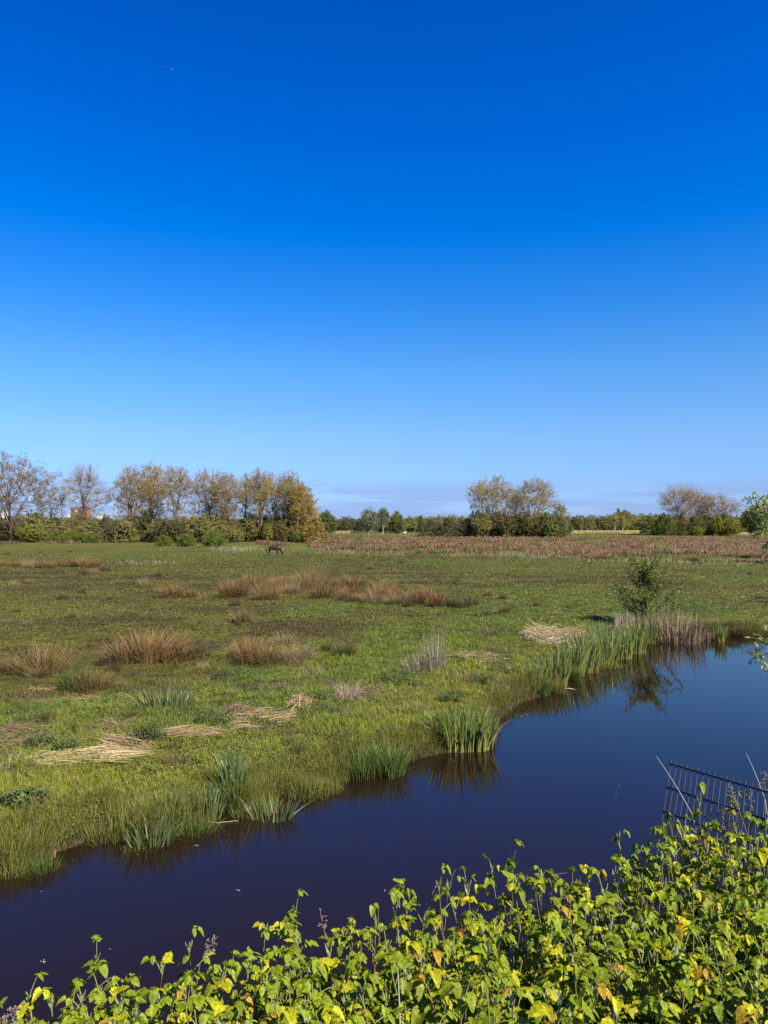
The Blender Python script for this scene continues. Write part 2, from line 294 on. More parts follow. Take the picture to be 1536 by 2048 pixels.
# ------------------------------------------------------------------ grass over the far bank and the pasture (stuff)
def build_grass():
    rg = np.random.default_rng(3)
    def sample(n, y0, y1, p0=-120, p1=1660):
        # even over perspective depth: density falls with distance
        v = rg.uniform(1 / y1, 1 / y0, n); Y = 1 / v; X = (rg.uniform(p0, p1, n) - 768) * Y / FPX; return X, Y
    g = Geo()
    X, Y = sample(330000, 9.2, 33); ds = shore(X, Y); k = (ds[0] > .12); X, Y, df = X[k], Y[k], ds[0][k]
    dens = vn(X, Y, .55, 33, 2); mudm = sm(vn(X, Y, .9, 40, 2), .62, .75)
    near = 1 - sm(df, 8, 12)
    k = rg.random(len(X)) < (.35 + .65 * near) * (.45 + .8 * sm(dens, .3, .6)) * (1 - .75 * mudm * near) * sm(df, 0, .6)
    X, Y, df, dens, near = X[k], Y[k], df[k], dens[k], near[k]; n = len(X)
    tall = vn(X, Y, 1.3, 35, 2)
    h = (.035 + .075 * near * sm(tall, .3, .75) + .03 * near) * rg.uniform(.6, 1.5, n)
    z = height(X, Y) - .01
    a = rg.uniform(0, 2 * pi, n); l = h * rg.uniform(.1, .9, n); lean = np.stack([np.cos(a) * l, np.sin(a) * l], 1) + (h * .2)[:, None] * arr([-.6, -.3])
    c = zones(X, Y, df) * rg.uniform(.6, 1.6, n)[:, None] * (1.05 + .40 * near)[:, None]
    dry = rg.random(n) < .10; c[dry] = arr([.24, .19, .09]) * rg.uniform(.6, 1.2, dry.sum())[:, None]
    w = (.006 + .0004 * Y) * rg.uniform(.7, 1.4, n)
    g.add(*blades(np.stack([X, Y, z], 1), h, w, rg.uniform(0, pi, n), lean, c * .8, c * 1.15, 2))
    X, Y = sample(150000, 30, 115); n = len(X); ds = shore(X, Y); k = ds[0] > .2; X, Y, df = X[k], Y[k], ds[0][k]; n = len(X)
    k = rg.random(n) < .35 + .65 * sm(vn(X, Y, 1.2, 36, 2), .35, .6); X, Y, df = X[k], Y[k], df[k]; n = len(X)
    h = (.04 + .0003 * Y) * rg.uniform(.5, 1.5, n); z = height(X, Y) - .01
    c = zones(X, Y, df) * rg.uniform(.7, 1.5, n)[:, None] * 1.1
    dry = rg.random(n) < .08; c[dry] = arr([.2, .16, .08]) * rg.uniform(.6, 1.2, dry.sum())[:, None]
    a = rg.uniform(0, 2 * pi, n)
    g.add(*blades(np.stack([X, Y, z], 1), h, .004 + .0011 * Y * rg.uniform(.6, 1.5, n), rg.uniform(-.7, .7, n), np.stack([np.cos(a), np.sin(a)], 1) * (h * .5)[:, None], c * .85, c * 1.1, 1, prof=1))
    # ragged fringe hanging over the water along the whole far bank
    m = 30000; u = rg.uniform(-6.5, 17, m); q = vn(u * 1.0, u * 0, .5, 81, 3); off = rg.uniform(.03, .75, m); fy = np.interp(u, FS[:, 0], FS[:, 1]); X = u + rg.normal(0, .1, m) - off * .5; Y = fy + off
    ds = shore(X, Y); k = (ds[0] > .02) & (rg.random(m) < sm(q, .25, .5)); X, Y, df, q = X[k], Y[k], ds[0][k], q[k]; m = len(X)
    h = rg.uniform(.12, .40, m) * (.5 + q); c = mixc(np.tile(arr([.16, .18, .03]), (m, 1)), arr([.27, .25, .055]), rg.random(m)) * rg.uniform(.6, 1.3, m)[:, None]; dry = rg.random(m) < .16; c[dry] = arr([.27, .20, .10]) * rg.uniform(.6, 1.2, dry.sum())[:, None]
    a = rg.uniform(0, 6.28, m); l = h * rg.uniform(.1, .8, m); lean = np.stack([np.cos(a) * l + .2 * h, np.sin(a) * l - .25 * h], 1)
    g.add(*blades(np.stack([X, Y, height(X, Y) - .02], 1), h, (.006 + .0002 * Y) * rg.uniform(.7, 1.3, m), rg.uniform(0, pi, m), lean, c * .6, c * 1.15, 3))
    # dry fallen blades lying in the turf of the bank
    X, Y = sample(20000, 9.2, 32); ds = shore(X, Y); k = (ds[0] > .2) & (ds[0] < 11) & (vn(X, Y, 1.4, 83, 3) > .5); X, Y = X[k], Y[k]; m = len(X); h = rg.uniform(.02, .09, m); a = rg.uniform(0, 6.28, m); l = rg.uniform(.08, .3, m)
    c = mixc(np.tile(arr([.28, .21, .11]), (m, 1)), arr([.16, .11, .07]), rg.random(m))
    g.add(*blades(np.stack([X, Y, height(X, Y) + .02], 1), h, .007 * rg.uniform(.6, 1.4, m), a + pi / 2, np.stack([np.cos(a), np.sin(a)], 1) * l[:, None], c, c, 3, bend=1.2))
    # taller grass tufts of the ungrazed bank
    X, Y = sample(14000, 9.2, 34); ds = shore(X, Y); df = ds[0]; k = (df > .2) & (rg.random(len(X)) < (1 - sm(df, 7, 12)) * sm(vn(X, Y, 1.8, 61, 3), .3, .55)); X, Y, df = X[k], Y[k], df[k]; m = len(X); nb = 16
    tx = np.repeat(X, nb) + rg.normal(0, .035, m * nb); ty = np.repeat(Y, nb) + rg.normal(0, .035, m * nb); th = np.repeat(rg.uniform(.10, .26, m), nb) * rg.uniform(.5, 1.2, m * nb)
    c = np.repeat(zones(X, Y, df) * rg.uniform(.7, 1.5, m)[:, None], nb, 0) * 1.35 * rg.uniform(.8, 1.25, m * nb)[:, None]; dry = rg.random(m * nb) < .12; c[dry] = arr([.26, .21, .10])
    a = rg.uniform(0, 6.28, m * nb); l = th * rg.uniform(.2, 1.1, m * nb)
    g.add(*blades(np.stack([tx, ty, height(tx, ty) - .01], 1), th, .0075 * rg.uniform(.7, 1.3, m * nb), rg.uniform(0, pi, m * nb), np.stack([np.cos(a), np.sin(a)], 1) * l[:, None], c * .7, c * 1.25, 3))
    # grazed tufts dotting the turf
    X, Y = sample(42000, 22, 112); ds = shore(X, Y); df = ds[0]; k = (df > 4) & (vn(X, Y, .8, 62, 2) > .42); X, Y, df = X[k], Y[k], df[k]; m = len(X); nb = 6
    sp = np.repeat(.03 + .0012 * Y, nb); tx = np.repeat(X, nb) + rg.normal(0, 1, m * nb) * sp; ty = np.repeat(Y, nb) + rg.normal(0, 1, m * nb) * sp * 1.5; th = np.repeat((.05 + .0007 * Y) * rg.uniform(.5, 1.6, m), nb) * rg.uniform(.6, 1.2, m * nb)
    c = np.repeat(zones(X, Y, df) * rg.uniform(.45, 1.7, m)[:, None], nb, 0); a = rg.uniform(0, 6.28, m * nb)
    g.add(*blades(np.stack([tx, ty, height(tx, ty) - .01], 1), th, .006 + .0009 * np.repeat(Y, nb), rg.uniform(-1, 1, m * nb), np.stack([np.cos(a), np.sin(a)], 1) * (th * .6)[:, None], c * .75, c * 1.15, 1, prof=1))
    tag(g.build('grass', M_grass), kind='stuff')
    # low broad-leaved ground cover on the far bank: clover, ground ivy, small docks
    g = Geo(); X, Y = sample(60000, 9.2, 26); ds = shore(X, Y); df = ds[0]
    k = (df > .15) & (df < 10) & (rg.random(len(X)) < sm(vn(X, Y, 1.5, 44, 3), .48, .66)); X, Y, df = X[k], Y[k], df[k]; n = len(X)
    z = height(X, Y) + rg.uniform(.01, .09, n); c = mixc(np.tile(arr([.08, .13, .022]), (n, 1)), arr([.22, .24, .04]), rg.random(n)) * rg.uniform(.7, 1.3, n)[:, None]
    a = rg.uniform(0, 2 * pi, n); d = np.stack([np.cos(a), np.sin(a), rg.uniform(-.3, .5, n)], 1); L = rg.uniform(.025, .06, n)
    g.add(*leafs(np.stack([X, Y, z], 1), d, np.tile(arr([0, 0, 1.]), (n, 1)), L, L * .75, c, 3))
    tag(g.build('ground_cover_leaves', M_weed), kind='stuff')
build_grass()
print('grass', time.time() - T0)

# ------------------------------------------------------------------ rushes, irises, reeds
def rush_mesh(seed, n=260, H=.9, rad=.28, spread=.45, c0=(.05, .09, .02), c1=(.30, .17, .08), w=.008, brown=.5, dead=.15):
    rg = np.random.default_rng(seed); r = rad * np.sqrt(rg.random(n)); a = rg.uniform(0, 2 * pi, n)
    b = np.stack([r * np.cos(a), r * np.sin(a), np.full(n, -.06)], 1)
    h = H * rg.uniform(.55, 1.08, n) * (1 - .25 * (r / rad) ** 2); l = (spread * (r / rad) * rg.uniform(.4, 1.3, n) + rg.uniform(0, .12, n)) * h
    aa = a + rg.normal(0, .5, n); lean = np.stack([np.cos(aa) * l, np.sin(aa) * l], 1) + (h * .12)[:, None] * arr([-.8, -.2])
    C0 = np.tile(arr(c0), (n, 1)) * rg.uniform(.6, 1.4, n)[:, None]; t = np.clip(rg.normal(brown, .3, n), 0, 1)
    C1 = mixc(C0 * 1.3, arr(c1), t) * rg.uniform(.75, 1.35, n)[:, None]; C0 = mixc(C0, arr(c1) * .7, np.clip(t - .45, 0, 1))
    dd = rg.random(n) < dead; C0[dd] = arr([.16, .11, .055]); C1[dd] = arr([.34, .235, .115]) * rg.uniform(.7, 1.2, dd.sum())[:, None]; h[dd] *= .8; lean[dd] *= 1.6
    g = Geo().add(*blades(b, h, w * rg.uniform(.7, 1.3, n), rg.uniform(0, pi, n), lean, C0, C1, 3, prof=2.5))
    return g.mesh('rush_stems', M_rush)
RU = {'brown': [rush_mesh(s, 480, .85, .36, .62, c0=(.06, .075, .02), c1=(.28, .155, .065), brown=.8, w=.010) for s in (1, 2, 3)],
      'red': [rush_mesh(s, 420, .85, .28, .42, c0=(.06, .07, .02), c1=(.33, .165, .07), brown=.9, w=.010) for s in (4, 5)],
      'tan': [rush_mesh(s, 380, .8, .32, .6, c0=(.11, .10, .04), c1=(.38, .27, .15), brown=.9, dead=.35) for s in (6, 7)],
      'dark': [rush_mesh(s, 260, .75, .30, .45, c0=(.04, .05, .018), c1=(.13, .085, .04), brown=.6, dead=.08) for s in (8, 9)],
      'green': [rush_mesh(s, 420, .75, .28, .4, c0=(.06, .095, .02), c1=(.13, .18, .035), brown=.4, dead=.06, w=.009) for s in (10, 11)],
      'lime': [rush_mesh(s, 300, .55, .30, .3, c0=(.12, .12, .03), c1=(.20, .23, .045), brown=.5, dead=.12, w=.009) for s in (12, 13)]}
RGP = np.random.default_rng(77)
def tussock(px, py, hp, kind, label, group=None, wide=1.0):
    X, Y = P(px, py); z = hz(X, Y); s = hp * Y / FPX / .8
    ms = RU[kind]; me = ms[RGP.integers(len(ms))]
    return single('rush_tussock', me, (X, Y, z), label, 'rush', group, RGP.uniform(0, 6.28), (s * wide, s * wide, s))
TL = [(85, 1345, 78, 'brown', 'brown fanned rush tussock behind the darker half green one', 1.25), (45, 1352, 42, 'dark', 'low dark rush tussock at the foot of the brown fanned one', 1.),
      (150, 1378, 68, 'green', 'rush tussock with dark green stems at the near end of the russet row', 1.2), (185, 1380, 55, 'brown', 'brown drooping rush tussock grown together with the dark green one', 1.2),
      (2, 1347, 50, 'brown', 'brown rush tussock cut by the frame beside the pasture row', 1.), (222, 1330, 48, 'dark', 'dark low rush tussock joining two tall russet tussocks', 1.3),
      (255, 1325, 66, 'brown', 'russet rush tussock first in the big wind swept clump', 1.25), (300, 1322, 80, 'red', 'tallest russet rush tussock of the big wind swept clump', 1.6),
      (345, 1318, 66, 'brown', 'swept over brown rush tussock ending the big clump', 1.5), (405, 1312, 52, 'dark', 'lone dark brown rush tussock after the big clump', 1.1),
      (500, 1325, 72, 'red', 'upright reddish rush tussock before the tan ones', .95), (535, 1328, 58, 'brown', 'brown rush tussock leaning against the reddish upright one', 1.1),
      (578, 1325, 55, 'tan', 'straw coloured rush tussock in the pasture row', 1.15), (605, 1318, 60, 'tan', 'pale tan rush tussock standing last of the straw coloured pair', .9),
      (655, 1302, 34, 'green', 'low green rush tussock against the dark round one', 1.2), (690, 1300, 44, 'dark', 'round dark brown rush tussock on short grass', 1.35),
      (485, 1243, 34, 'brown', 'small russet rush tussock alone in short brownish pasture', 1.2), (345, 1195, 40, 'red', 'reddish rush tussock alone before the long russet clump', 1.3),
      (378, 1195, 26, 'brown', 'low brown rush tussock touching the reddish one', 1.3), (315, 1153, 20, 'dark', 'tiny dark rush tussock on open green pasture', 1.),
      (288, 1172, 24, 'tan', 'small pale rush tussock below the tiny dark one', 1.), (28, 1172, 20, 'tan', 'thin pale rush tussock near the frame edge in upper pasture', 1.),
      (62, 1167, 15, 'red', 'tiny reddish rush tussock beside the thin pale one', 1.), (125, 1198, 22, 'dark', 'small dark rush tussock in the green upper pasture', 1.1),
      (163, 1185, 18, 'dark', 'small scruffy rush tussock beyond the small dark one', 1.1), (145, 1235, 22, 'green', 'small green rush tussock in bare brownish turf', .9),
      (222, 1200, 15, 'green', 'tiny green rush sprout alone in the upper pasture', .9), (740, 1138, 14, 'brown', 'tiny brown rush tussock right of the horse', 1.),
      (800, 1126, 11, 'dark', 'tiny dark rush tussock farthest out on the open turf', 1.4), (790, 1146, 12, 'tan', 'tiny tan rush tussock past the russet clump', 1.),
      (1010, 1226, 24, 'brown', 'small brown rush tussock between sapling and long clump', .9), (1005, 1198, 20, 'dark', 'small dark rush tussock past the end of the long clump', 1.),
      (975, 1192, 18, 'brown', 'small brown rush tussock at the end of the long clump', 1.), (975, 1228, 15, 'dark', 'little dark rush tussock beside the small brown one', 1.),
      (1070, 1212, 15, 'dark', 'flat dark rush tussock on mown turf', 1.8), (1135, 1216, 14, 'green', 'low green rush tussock between turf and sapling', 1.2),
      (1183, 1240, 30, 'dark', 'dark thin rush tussock behind the iris bank', 1.), (1480, 1285, 52, 'green', 'green rush tussock overhanging the far water edge', 1.4), (1325, 1262, 34, 'dark', 'dark rush tussock at the foot of the brown scrub', 1.2)]
for px, py, hp, k, lb, wd in TL: tussock(px, py, hp, k, lb.replace('right of the horse', 'in turf beyond the russet clump'), None, wd)
for i in range(22):
    px = RGP.uniform(-5, 720); tussock(px, 1338 - .05 * px + RGP.uniform(-26, 22), RGP.uniform(22, 40), RGP.choice(['dark', 'brown', 'tan', 'green', 'dark']), 'low scruffy rush tussock filling in between the big ones of the row', 'low rushes filling the nearest row', 1.3)
for i in range(26):
    px = RGP.uniform(-20, 1500); py = RGP.uniform(1130, 1260)
    if 420 < px < 960 and py < 1225: continue
    if px > 1150 and py > 1225: continue
    tussock(px, py, RGP.uniform(7, 13) * (py - 1052) / 130, RGP.choice(['dark', 'brown', 'tan', 'green', 'dark']), 'tiny scruffy rush tuft dotted over the grazed turf', 'tiny rush tufts dotted over the turf', 1.3)
# the long russet clump across the middle of the pasture
for i in range(46):
    t = RGP.random(); px = 450 + 430 * (i + t * 1.5) / 47; t = (px - 450) / 430; base = 1186 + 22 * t + RGP.normal(0, 7) - 16 * math.sin(t * 3.1) * RGP.random()
    tussock(px, base, RGP.uniform(26, 44), RGP.choice(['red', 'brown', 'brown', 'red', 'tan', 'dark']), 'russet rush tussock in the long dense clump across mid pasture', 'rushes of the long clump in mid pasture', 1.25)
for px, py, hp in [(900, 1212, 34), (925, 1213, 38), (945, 1210, 30), (470, 1212, 24), (700, 1205, 25)]:
    tussock(px, py, hp, 'dark', 'dark rush tussock at the edge of the long russet clump', 'dark rushes edging the long clump', 1.2)
for px, py, hp, k in [(5, 1132, 18, 'brown'), (30, 1134, 18, 'brown'), (60, 1135, 24, 'tan'), (85, 1136, 22, 'brown'), (100, 1137, 16, 'dark'), (120, 1134, 20, 'brown'), (135, 1132, 20, 'dark'), (155, 1133, 24, 'brown'), (172, 1134, 28, 'red'), (188, 1136, 24, 'red'), (168, 1150, 22, 'dark'), (188, 1148, 16, 'tan'), (210, 1143, 18, 'dark'), (15, 1110, 10, 'dark'), (80, 1106, 8, 'dark'), (140, 1104, 8, 'brown')]:
    tussock(px, py, hp, k, 'rush tussock in the ragged brown patch below the tall poplars', 'rushes of the ragged patch below the poplars', 1.4)
# rush field beyond the turf: nearest ones as things, the rest as one mass
def build_rush_field():
    rg = np.random.default_rng(5); pts = []
    def edge(px): return np.interp(px, [-50, 300, 430, 560, 640, 760, 1000, 1250, 1600], [1090, 1085, 1082, 1092, 1103, 1106, 1110, 1121, 1126])
    while len(pts) < 7500:
        px = rg.uniform(-80, 1620); t = rg.random(); py = 1074.5 + (edge(px) - 1074.5) * t
        if px < 440 and rg.random() > .3: continue
        if vn(np.array([px * 1.]), np.array([py * 12.]), 60, 71, 3)[0] < .30 + .25 * t: continue
        pts.append((px, py))
    pts = np.array(pts); pts = pts[np.argsort(-pts[:, 1])]
    for i, (px, py) in enumerate(pts[:150]):
        tussock(px, py, rg.uniform(8, 15), rg.choice(['brown', 'brown', 'tan', 'tan', 'dark', 'red']), 'rush tussock on the near fringe of the wide brown rush field', 'rushes fringing the wide rush field', 1.6)
    q = pts[150:]; X = []; Y = []
    for px, py in q:
        x, y = P(px, py); X.append(x); Y.append(y)
    X = np.array(X); Y = np.array(Y); n = len(X); nb = 16
    bx = np.repeat(X, nb) + rg.normal(0, .38, n * nb); by = np.repeat(Y, nb) + rg.normal(0, .38, n * nb); hh = np.repeat(rg.uniform(.5, 1.0, n), nb) * rg.uniform(.6, 1.2, n * nb)
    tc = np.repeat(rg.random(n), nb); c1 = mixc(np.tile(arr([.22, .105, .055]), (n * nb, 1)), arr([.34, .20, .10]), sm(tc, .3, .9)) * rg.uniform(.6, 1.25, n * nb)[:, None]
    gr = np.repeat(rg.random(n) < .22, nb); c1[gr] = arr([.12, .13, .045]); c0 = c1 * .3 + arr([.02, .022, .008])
    a = rg.uniform(0, 2 * pi, n * nb); l = hh * .35
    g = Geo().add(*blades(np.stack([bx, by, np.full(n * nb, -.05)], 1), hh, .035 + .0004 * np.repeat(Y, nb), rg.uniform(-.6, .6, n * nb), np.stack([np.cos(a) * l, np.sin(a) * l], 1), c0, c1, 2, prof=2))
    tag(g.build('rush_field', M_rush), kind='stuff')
build_rush_field()
# pale grass fringe where turf meets the rush field
def fringe():
    rg = np.random.default_rng(9); n = 9000; px = rg.uniform(300, 1560, n); py = np.interp(px, [300, 560, 760, 1000, 1250, 1560], [1098, 1102, 1108, 1110, 1122, 1128]) + rg.normal(0, 2.5, n)
    Y = EYE * FPX / (py - HOR); X = (px - 768) * Y / FPX; k = vn(X, Y, 6, 51, 2) > .42; X, Y = X[k], Y[k]; n = len(X)
    h = rg.uniform(.25, .7, n); a = rg.uniform(0, 6.28, n); c = mixc(np.tile(arr([.33, .27, .14]), (n, 1)), arr([.16, .2, .06]), (rg.random(n) < .45) * 1.)
    g = Geo().add(*blades(np.stack([X, Y, np.full(n, -.03)], 1), h, np.full(n, .05), rg.uniform(-.6, .6, n), np.stack([np.cos(a), np.sin(a)], 1) * (h * .4)[:, None], c * .6, c, 2, prof=2))
    tag(g.build('tall_fringe_grass', M_rush), kind='stuff')
fringe()

def sword_mesh(seed, n, H, rx, ry, w, c0, cm, c1, spread=.25, dead=.06):
    rg = np.random.default_rng(seed); a = rg.uniform(0, 2 * pi, n); r = np.sqrt(rg.random(n))
    b = np.stack([rx * r * np.cos(a), ry * r * np.sin(a), np.full(n, -.12)], 1); h = H * rg.uniform(.6, 1.08, n) + .1
    l = h * (spread * r * rg.uniform(.3, 1.3, n) + rg.uniform(0, .1, n)); aa = a + rg.normal(0, .5, n)
    f = rg.uniform(.75, 1.3, n)[:, None]; dd = rg.random(n) < dead
    C0 = np.tile(arr(c0), (n, 1)) * f; C1 = mixc(np.tile(arr(cm), (n, 1)), arr(c1), rg.random(n)) * f; C0[dd] = arr([.3, .24, .12]); C1[dd] = arr([.4, .33, .2])
    l = np.where(dd, l * 2.2, l); lean = np.stack([np.cos(aa) * l, np.sin(aa) * l * .8], 1)
    V, F, C = blades(b, h, w * rg.uniform(.7, 1.25, n), rg.uniform(-.9, .9, n), lean, C0, C1, 5, prof=3, bend=1.8)
    return Geo().add(V, F, C).mesh('sword_leaves', M_iris)
def sword(px, py, hp, wp, label, seed, cat='iris', group=None, name='iris_clump', n=None, kind='iris', z=None):
    X, Y = P(px, py, WL); H = hp * Y / FPX; rx = wp * Y / FPX / 2
    if kind == 'iris': me = sword_mesh(seed, n or int(45 + 200 * rx), H * (.86 if n is None else 1), rx, rx * .5, .034, (.26, .26, .06), (.085, .135, .045), (.15, .21, .04), .28, .08)
    elif kind == 'cattail': me = sword_mesh(seed, n or int(60 + 170 * rx), H, rx, rx * .6, .026, (.14, .16, .05), (.085, .14, .065), (.13, .18, .08), .3, .14)
    zz = WL if z is None else z
    return single(name, me, (X, Y, zz), label, cat, group)
sword(925, 1497, 92, 118, 'dense fresh green iris clump standing in the water at the bank point', 31, n=290)
for i, (px, py, hp, wp, lb) in enumerate([
        (1072, 1378, 74, 40, 'thin iris tuft at the low end of the waterside iris bank'), (1045, 1372, 60, 25, 'smallest iris tuft standing back from the muddy edge'),
        (1108, 1372, 84, 50, 'blue green iris clump above a dead pale leaf'), (1140, 1352, 92, 60, 'tallest iris clump of the waterside bank'),
        (1172, 1345, 88, 50, 'iris clump with yellowed leaves arching over the water'), (1205, 1327, 80, 55, 'iris clump in the middle of the bank belt'),
        (1238, 1318, 76, 50, 'dark green iris clump before the dead upright reeds'), (1268, 1306, 70, 46, 'iris clump nearest the sapling'),
        (1300, 1286, 52, 34, 'short iris clump below the brown scrub'), (1442, 1284, 46, 16, 'small bright iris tuft alone on the far muddy edge')]):
    sword(px, py, hp, wp, lb, 40 + i, z=WL + .02)
for i, (px, py, hp, wp, lb) in enumerate([
        (300, 1640, 84, 60, 'grey green reed tuft above the waterline rushes'), (345, 1600, 60, 50, 'thin reed leaves behind the lime green rushes'),
        (420, 1590, 80, 36, 'pale bent reed leaves rising from mossy bank'), (470, 1560, 86, 40, 'arching pale reed leaves before the straw mat'),
        (545, 1590, 84, 60, 'tall mixed reed tuft at the waterline'), (330, 1420, 44, 90, 'patch of short blue green reed leaves in bright grass'),
        (1160, 1300, 52, 60, 'grey green reed tuft between dead cattails and irises'), (1215, 1285, 50, 60, 'reed tuft behind the middle irises')]):
    X, Y = P(px, py); sword(px, py, hp, wp, lb, 60 + i, 'reed', None, 'reed_tuft', n=int(wp * 1.1), kind='cattail', z=hz(X, Y) + .02)
    bpy.context.scene.collection.objects[-1].location.x, bpy.context.scene.collection.objects[-1].location.y = X, Y
# lime green rushes at the waterline
for i in range(44):
    px = RGP.uniform(-20, 1040); py = RGP.uniform(1370, 1640); X, Y = P(px, py)
    if float(shore(np.array([X]), np.array([Y]))[0][0]) < .5: continue
    s = RGP.uniform(.22, .45)
    single('rush_clump', RU[['green', 'lime', 'dark'][i % 3]][i % 2], (X, Y, hz(X, Y)), 'small upright rush clump scattered over the rough far bank', 'rush', 'small rush clumps on the rough bank', RGP.uniform(0, 6), (s * 1.3, s * 1.3, s))
for i in range(34):
    px = RGP.uniform(-20, 680) if i < 27 else RGP.uniform(1080, 1260); yy = np.interp(px, [0, 110, 220, 300, 400, 440, 520, 640, 680, 1080, 1270], [1738, 1708, 1672, 1668, 1636, 1620, 1612, 1578, 1562, 1392, 1304]) - RGP.uniform(0, 34); X, Y = P(px, yy, -.15)
    if 120 < px < 215 or 405 < px < 440: continue
    s = RGP.uniform(.40, .78); k = 'lime' if RGP.random() < .75 else 'green'
    single('rush_clump', RU[k][i % 2], (X, Y, hz(X, Y)), 'small yellow green rush clump filling the belt along the waterline', 'rush', 'small rush clumps along the waterline', RGP.uniform(0, 6), (s * 1.3, s * 1.3, s * (1.4 if k == 'lime' else 1)))
for i, (px, py, hp, wd, k, lb) in enumerate([
        (15, 1738, 70, 1.3, 'lime', 'yellow green rush clump at the waterline cut by the frame'), (60, 1722, 66, 1.2, 'lime', 'yellow green waterline rush clump second from the frame edge'),
        (105, 1700, 64, 1.0, 'lime', 'yellow green waterline rush clump before the mud patch'), (175, 1640, 60, .9, 'green', 'small fresh green rush clump above the mud patch'),
        (262, 1672, 84, 1.1, 'lime', 'drooping waterline rush clump leaning over the mud'), (315, 1668, 88, 1.2, 'lime', 'waterline rush clump in the middle of the bulging bank'),
        (370, 1650, 82, 1.1, 'lime', 'waterline rush clump ending the bulging bank'), (462, 1622, 74, 1.0, 'green', 'green rush clump beside the notch in the bank'),
        (510, 1608, 70, 1.0, 'lime', 'light green rush clump with dry stems at the waterline'), (560, 1592, 66, .9, 'lime', 'light green rush clump before the mossy slope'),
        (720, 1556, 66, 1.0, 'green', 'left half of the big round dark green rush cushion over the water'), (775, 1550, 70, 1.15, 'green', 'big round dark green rush cushion over the water'),
        (1085, 1392, 44, .8, 'green', 'short green rush clump under the first irises'), (1118, 1388, 36, .7, 'lime', 'lime rush sprout beside the pale floating leaf'), (1150, 1362, 34, .8, 'green', 'short rush clump at the foot of the tallest irises')]):
    X, Y = P(px, py, WL); s = hp * Y / FPX / .8
    me = RU[k][i % 2]; fac = .8 / .55 if k == 'lime' else 1; wd *= 1.2; fac *= 1.15
    single('rush_clump', me, (X, Y + .12, WL + .05), lb.replace('left half of the big', 'smaller half of the'), 'rush', None, RGP.uniform(0, 6), (s * wd * 1.15, s * wd * 1.15, s * fac))
print('rushes', time.time() - T0)

# mixed fringe on the far edge
for i in range(36):
    px = RGP.uniform(1300, 1575); X, Y = P(px, RGP.uniform(1256, 1274), -.15); s = RGP.uniform(.5, .85)
    single('rush_clump', RU[['brown', 'green', 'tan', 'dark', 'lime', 'green'][i % 6]][i % 2], (X, Y, hz(X, Y)), 'mixed green and brown rush clump on the far water edge by the alder', 'rush', 'mixed rush clumps on the far water edge', RGP.uniform(0, 6), (s, s, s))
# ------------------------------------------------------------------ dead straw, litter, dry stalks
def straw_mesh(seed, n, Lx, Ly, hgt, ang, ln, c1, c2, w=.009, up=.15, asp=.35):
    """lying dead stems: long thin ribbons mostly along ang"""
    rg = np.random.default_rng(seed); n = int(n * .62); r = np.sqrt(rg.random(n)); a = rg.uniform(0, 2 * pi, n); r = r ** .8 * (.6 + .9 * 1.0 * vn(a * 1.1 + seed, r * 2, 1, seed, 2))
    x = Lx * r * np.cos(a); y = Ly * r * np.sin(a); k_ = vn(x + 9, y + 9, .35, seed, 2) > .40; x, y, r = x[k_], y[k_], r[k_]; n = len(x); z = hgt * (1 - r ** 1.6) * rg.uniform(.2, 1, n)
    th = ang + rg.normal(0, asp, n); L = ln * rg.uniform(.4, 1.2, n); el = rg.normal(0, up, n)
    d = np.stack([np.cos(th) * np.cos(el), np.sin(th) * np.cos(el), np.sin(el)], 1); c = np.stack([x, y, z], 1)
    A = c - d * (L / 2)[:, None]; B = c + d * (L / 2)[:, None]; A[:, 2] = np.maximum(A[:, 2], .01); B[:, 2] = np.maximum(B[:, 2], .01)
    M = (A + B) / 2 + rg.normal(0, .06, (n, 3)) * L[:, None] + np.stack([np.zeros(n), np.zeros(n), L * .06], 1)
    col = mixc(np.tile(arr(c1), (n, 1)), arr(c2), rg.random(n)) * rg.uniform(.7, 1.25, n)[:, None]
    R_ = np.tile(arr([.5, .6, .4, .15]) * w, (n, 1)) * rg.uniform(.7, 1.3, n)[:, None]
    return Geo().add(*tubes(bez(A, M, B, 4), R_, 3, col)).mesh('straw', M_straw)
SC, SY, SB = (.30, .21, .125), (.42, .31, .16), (.12, .085, .06)
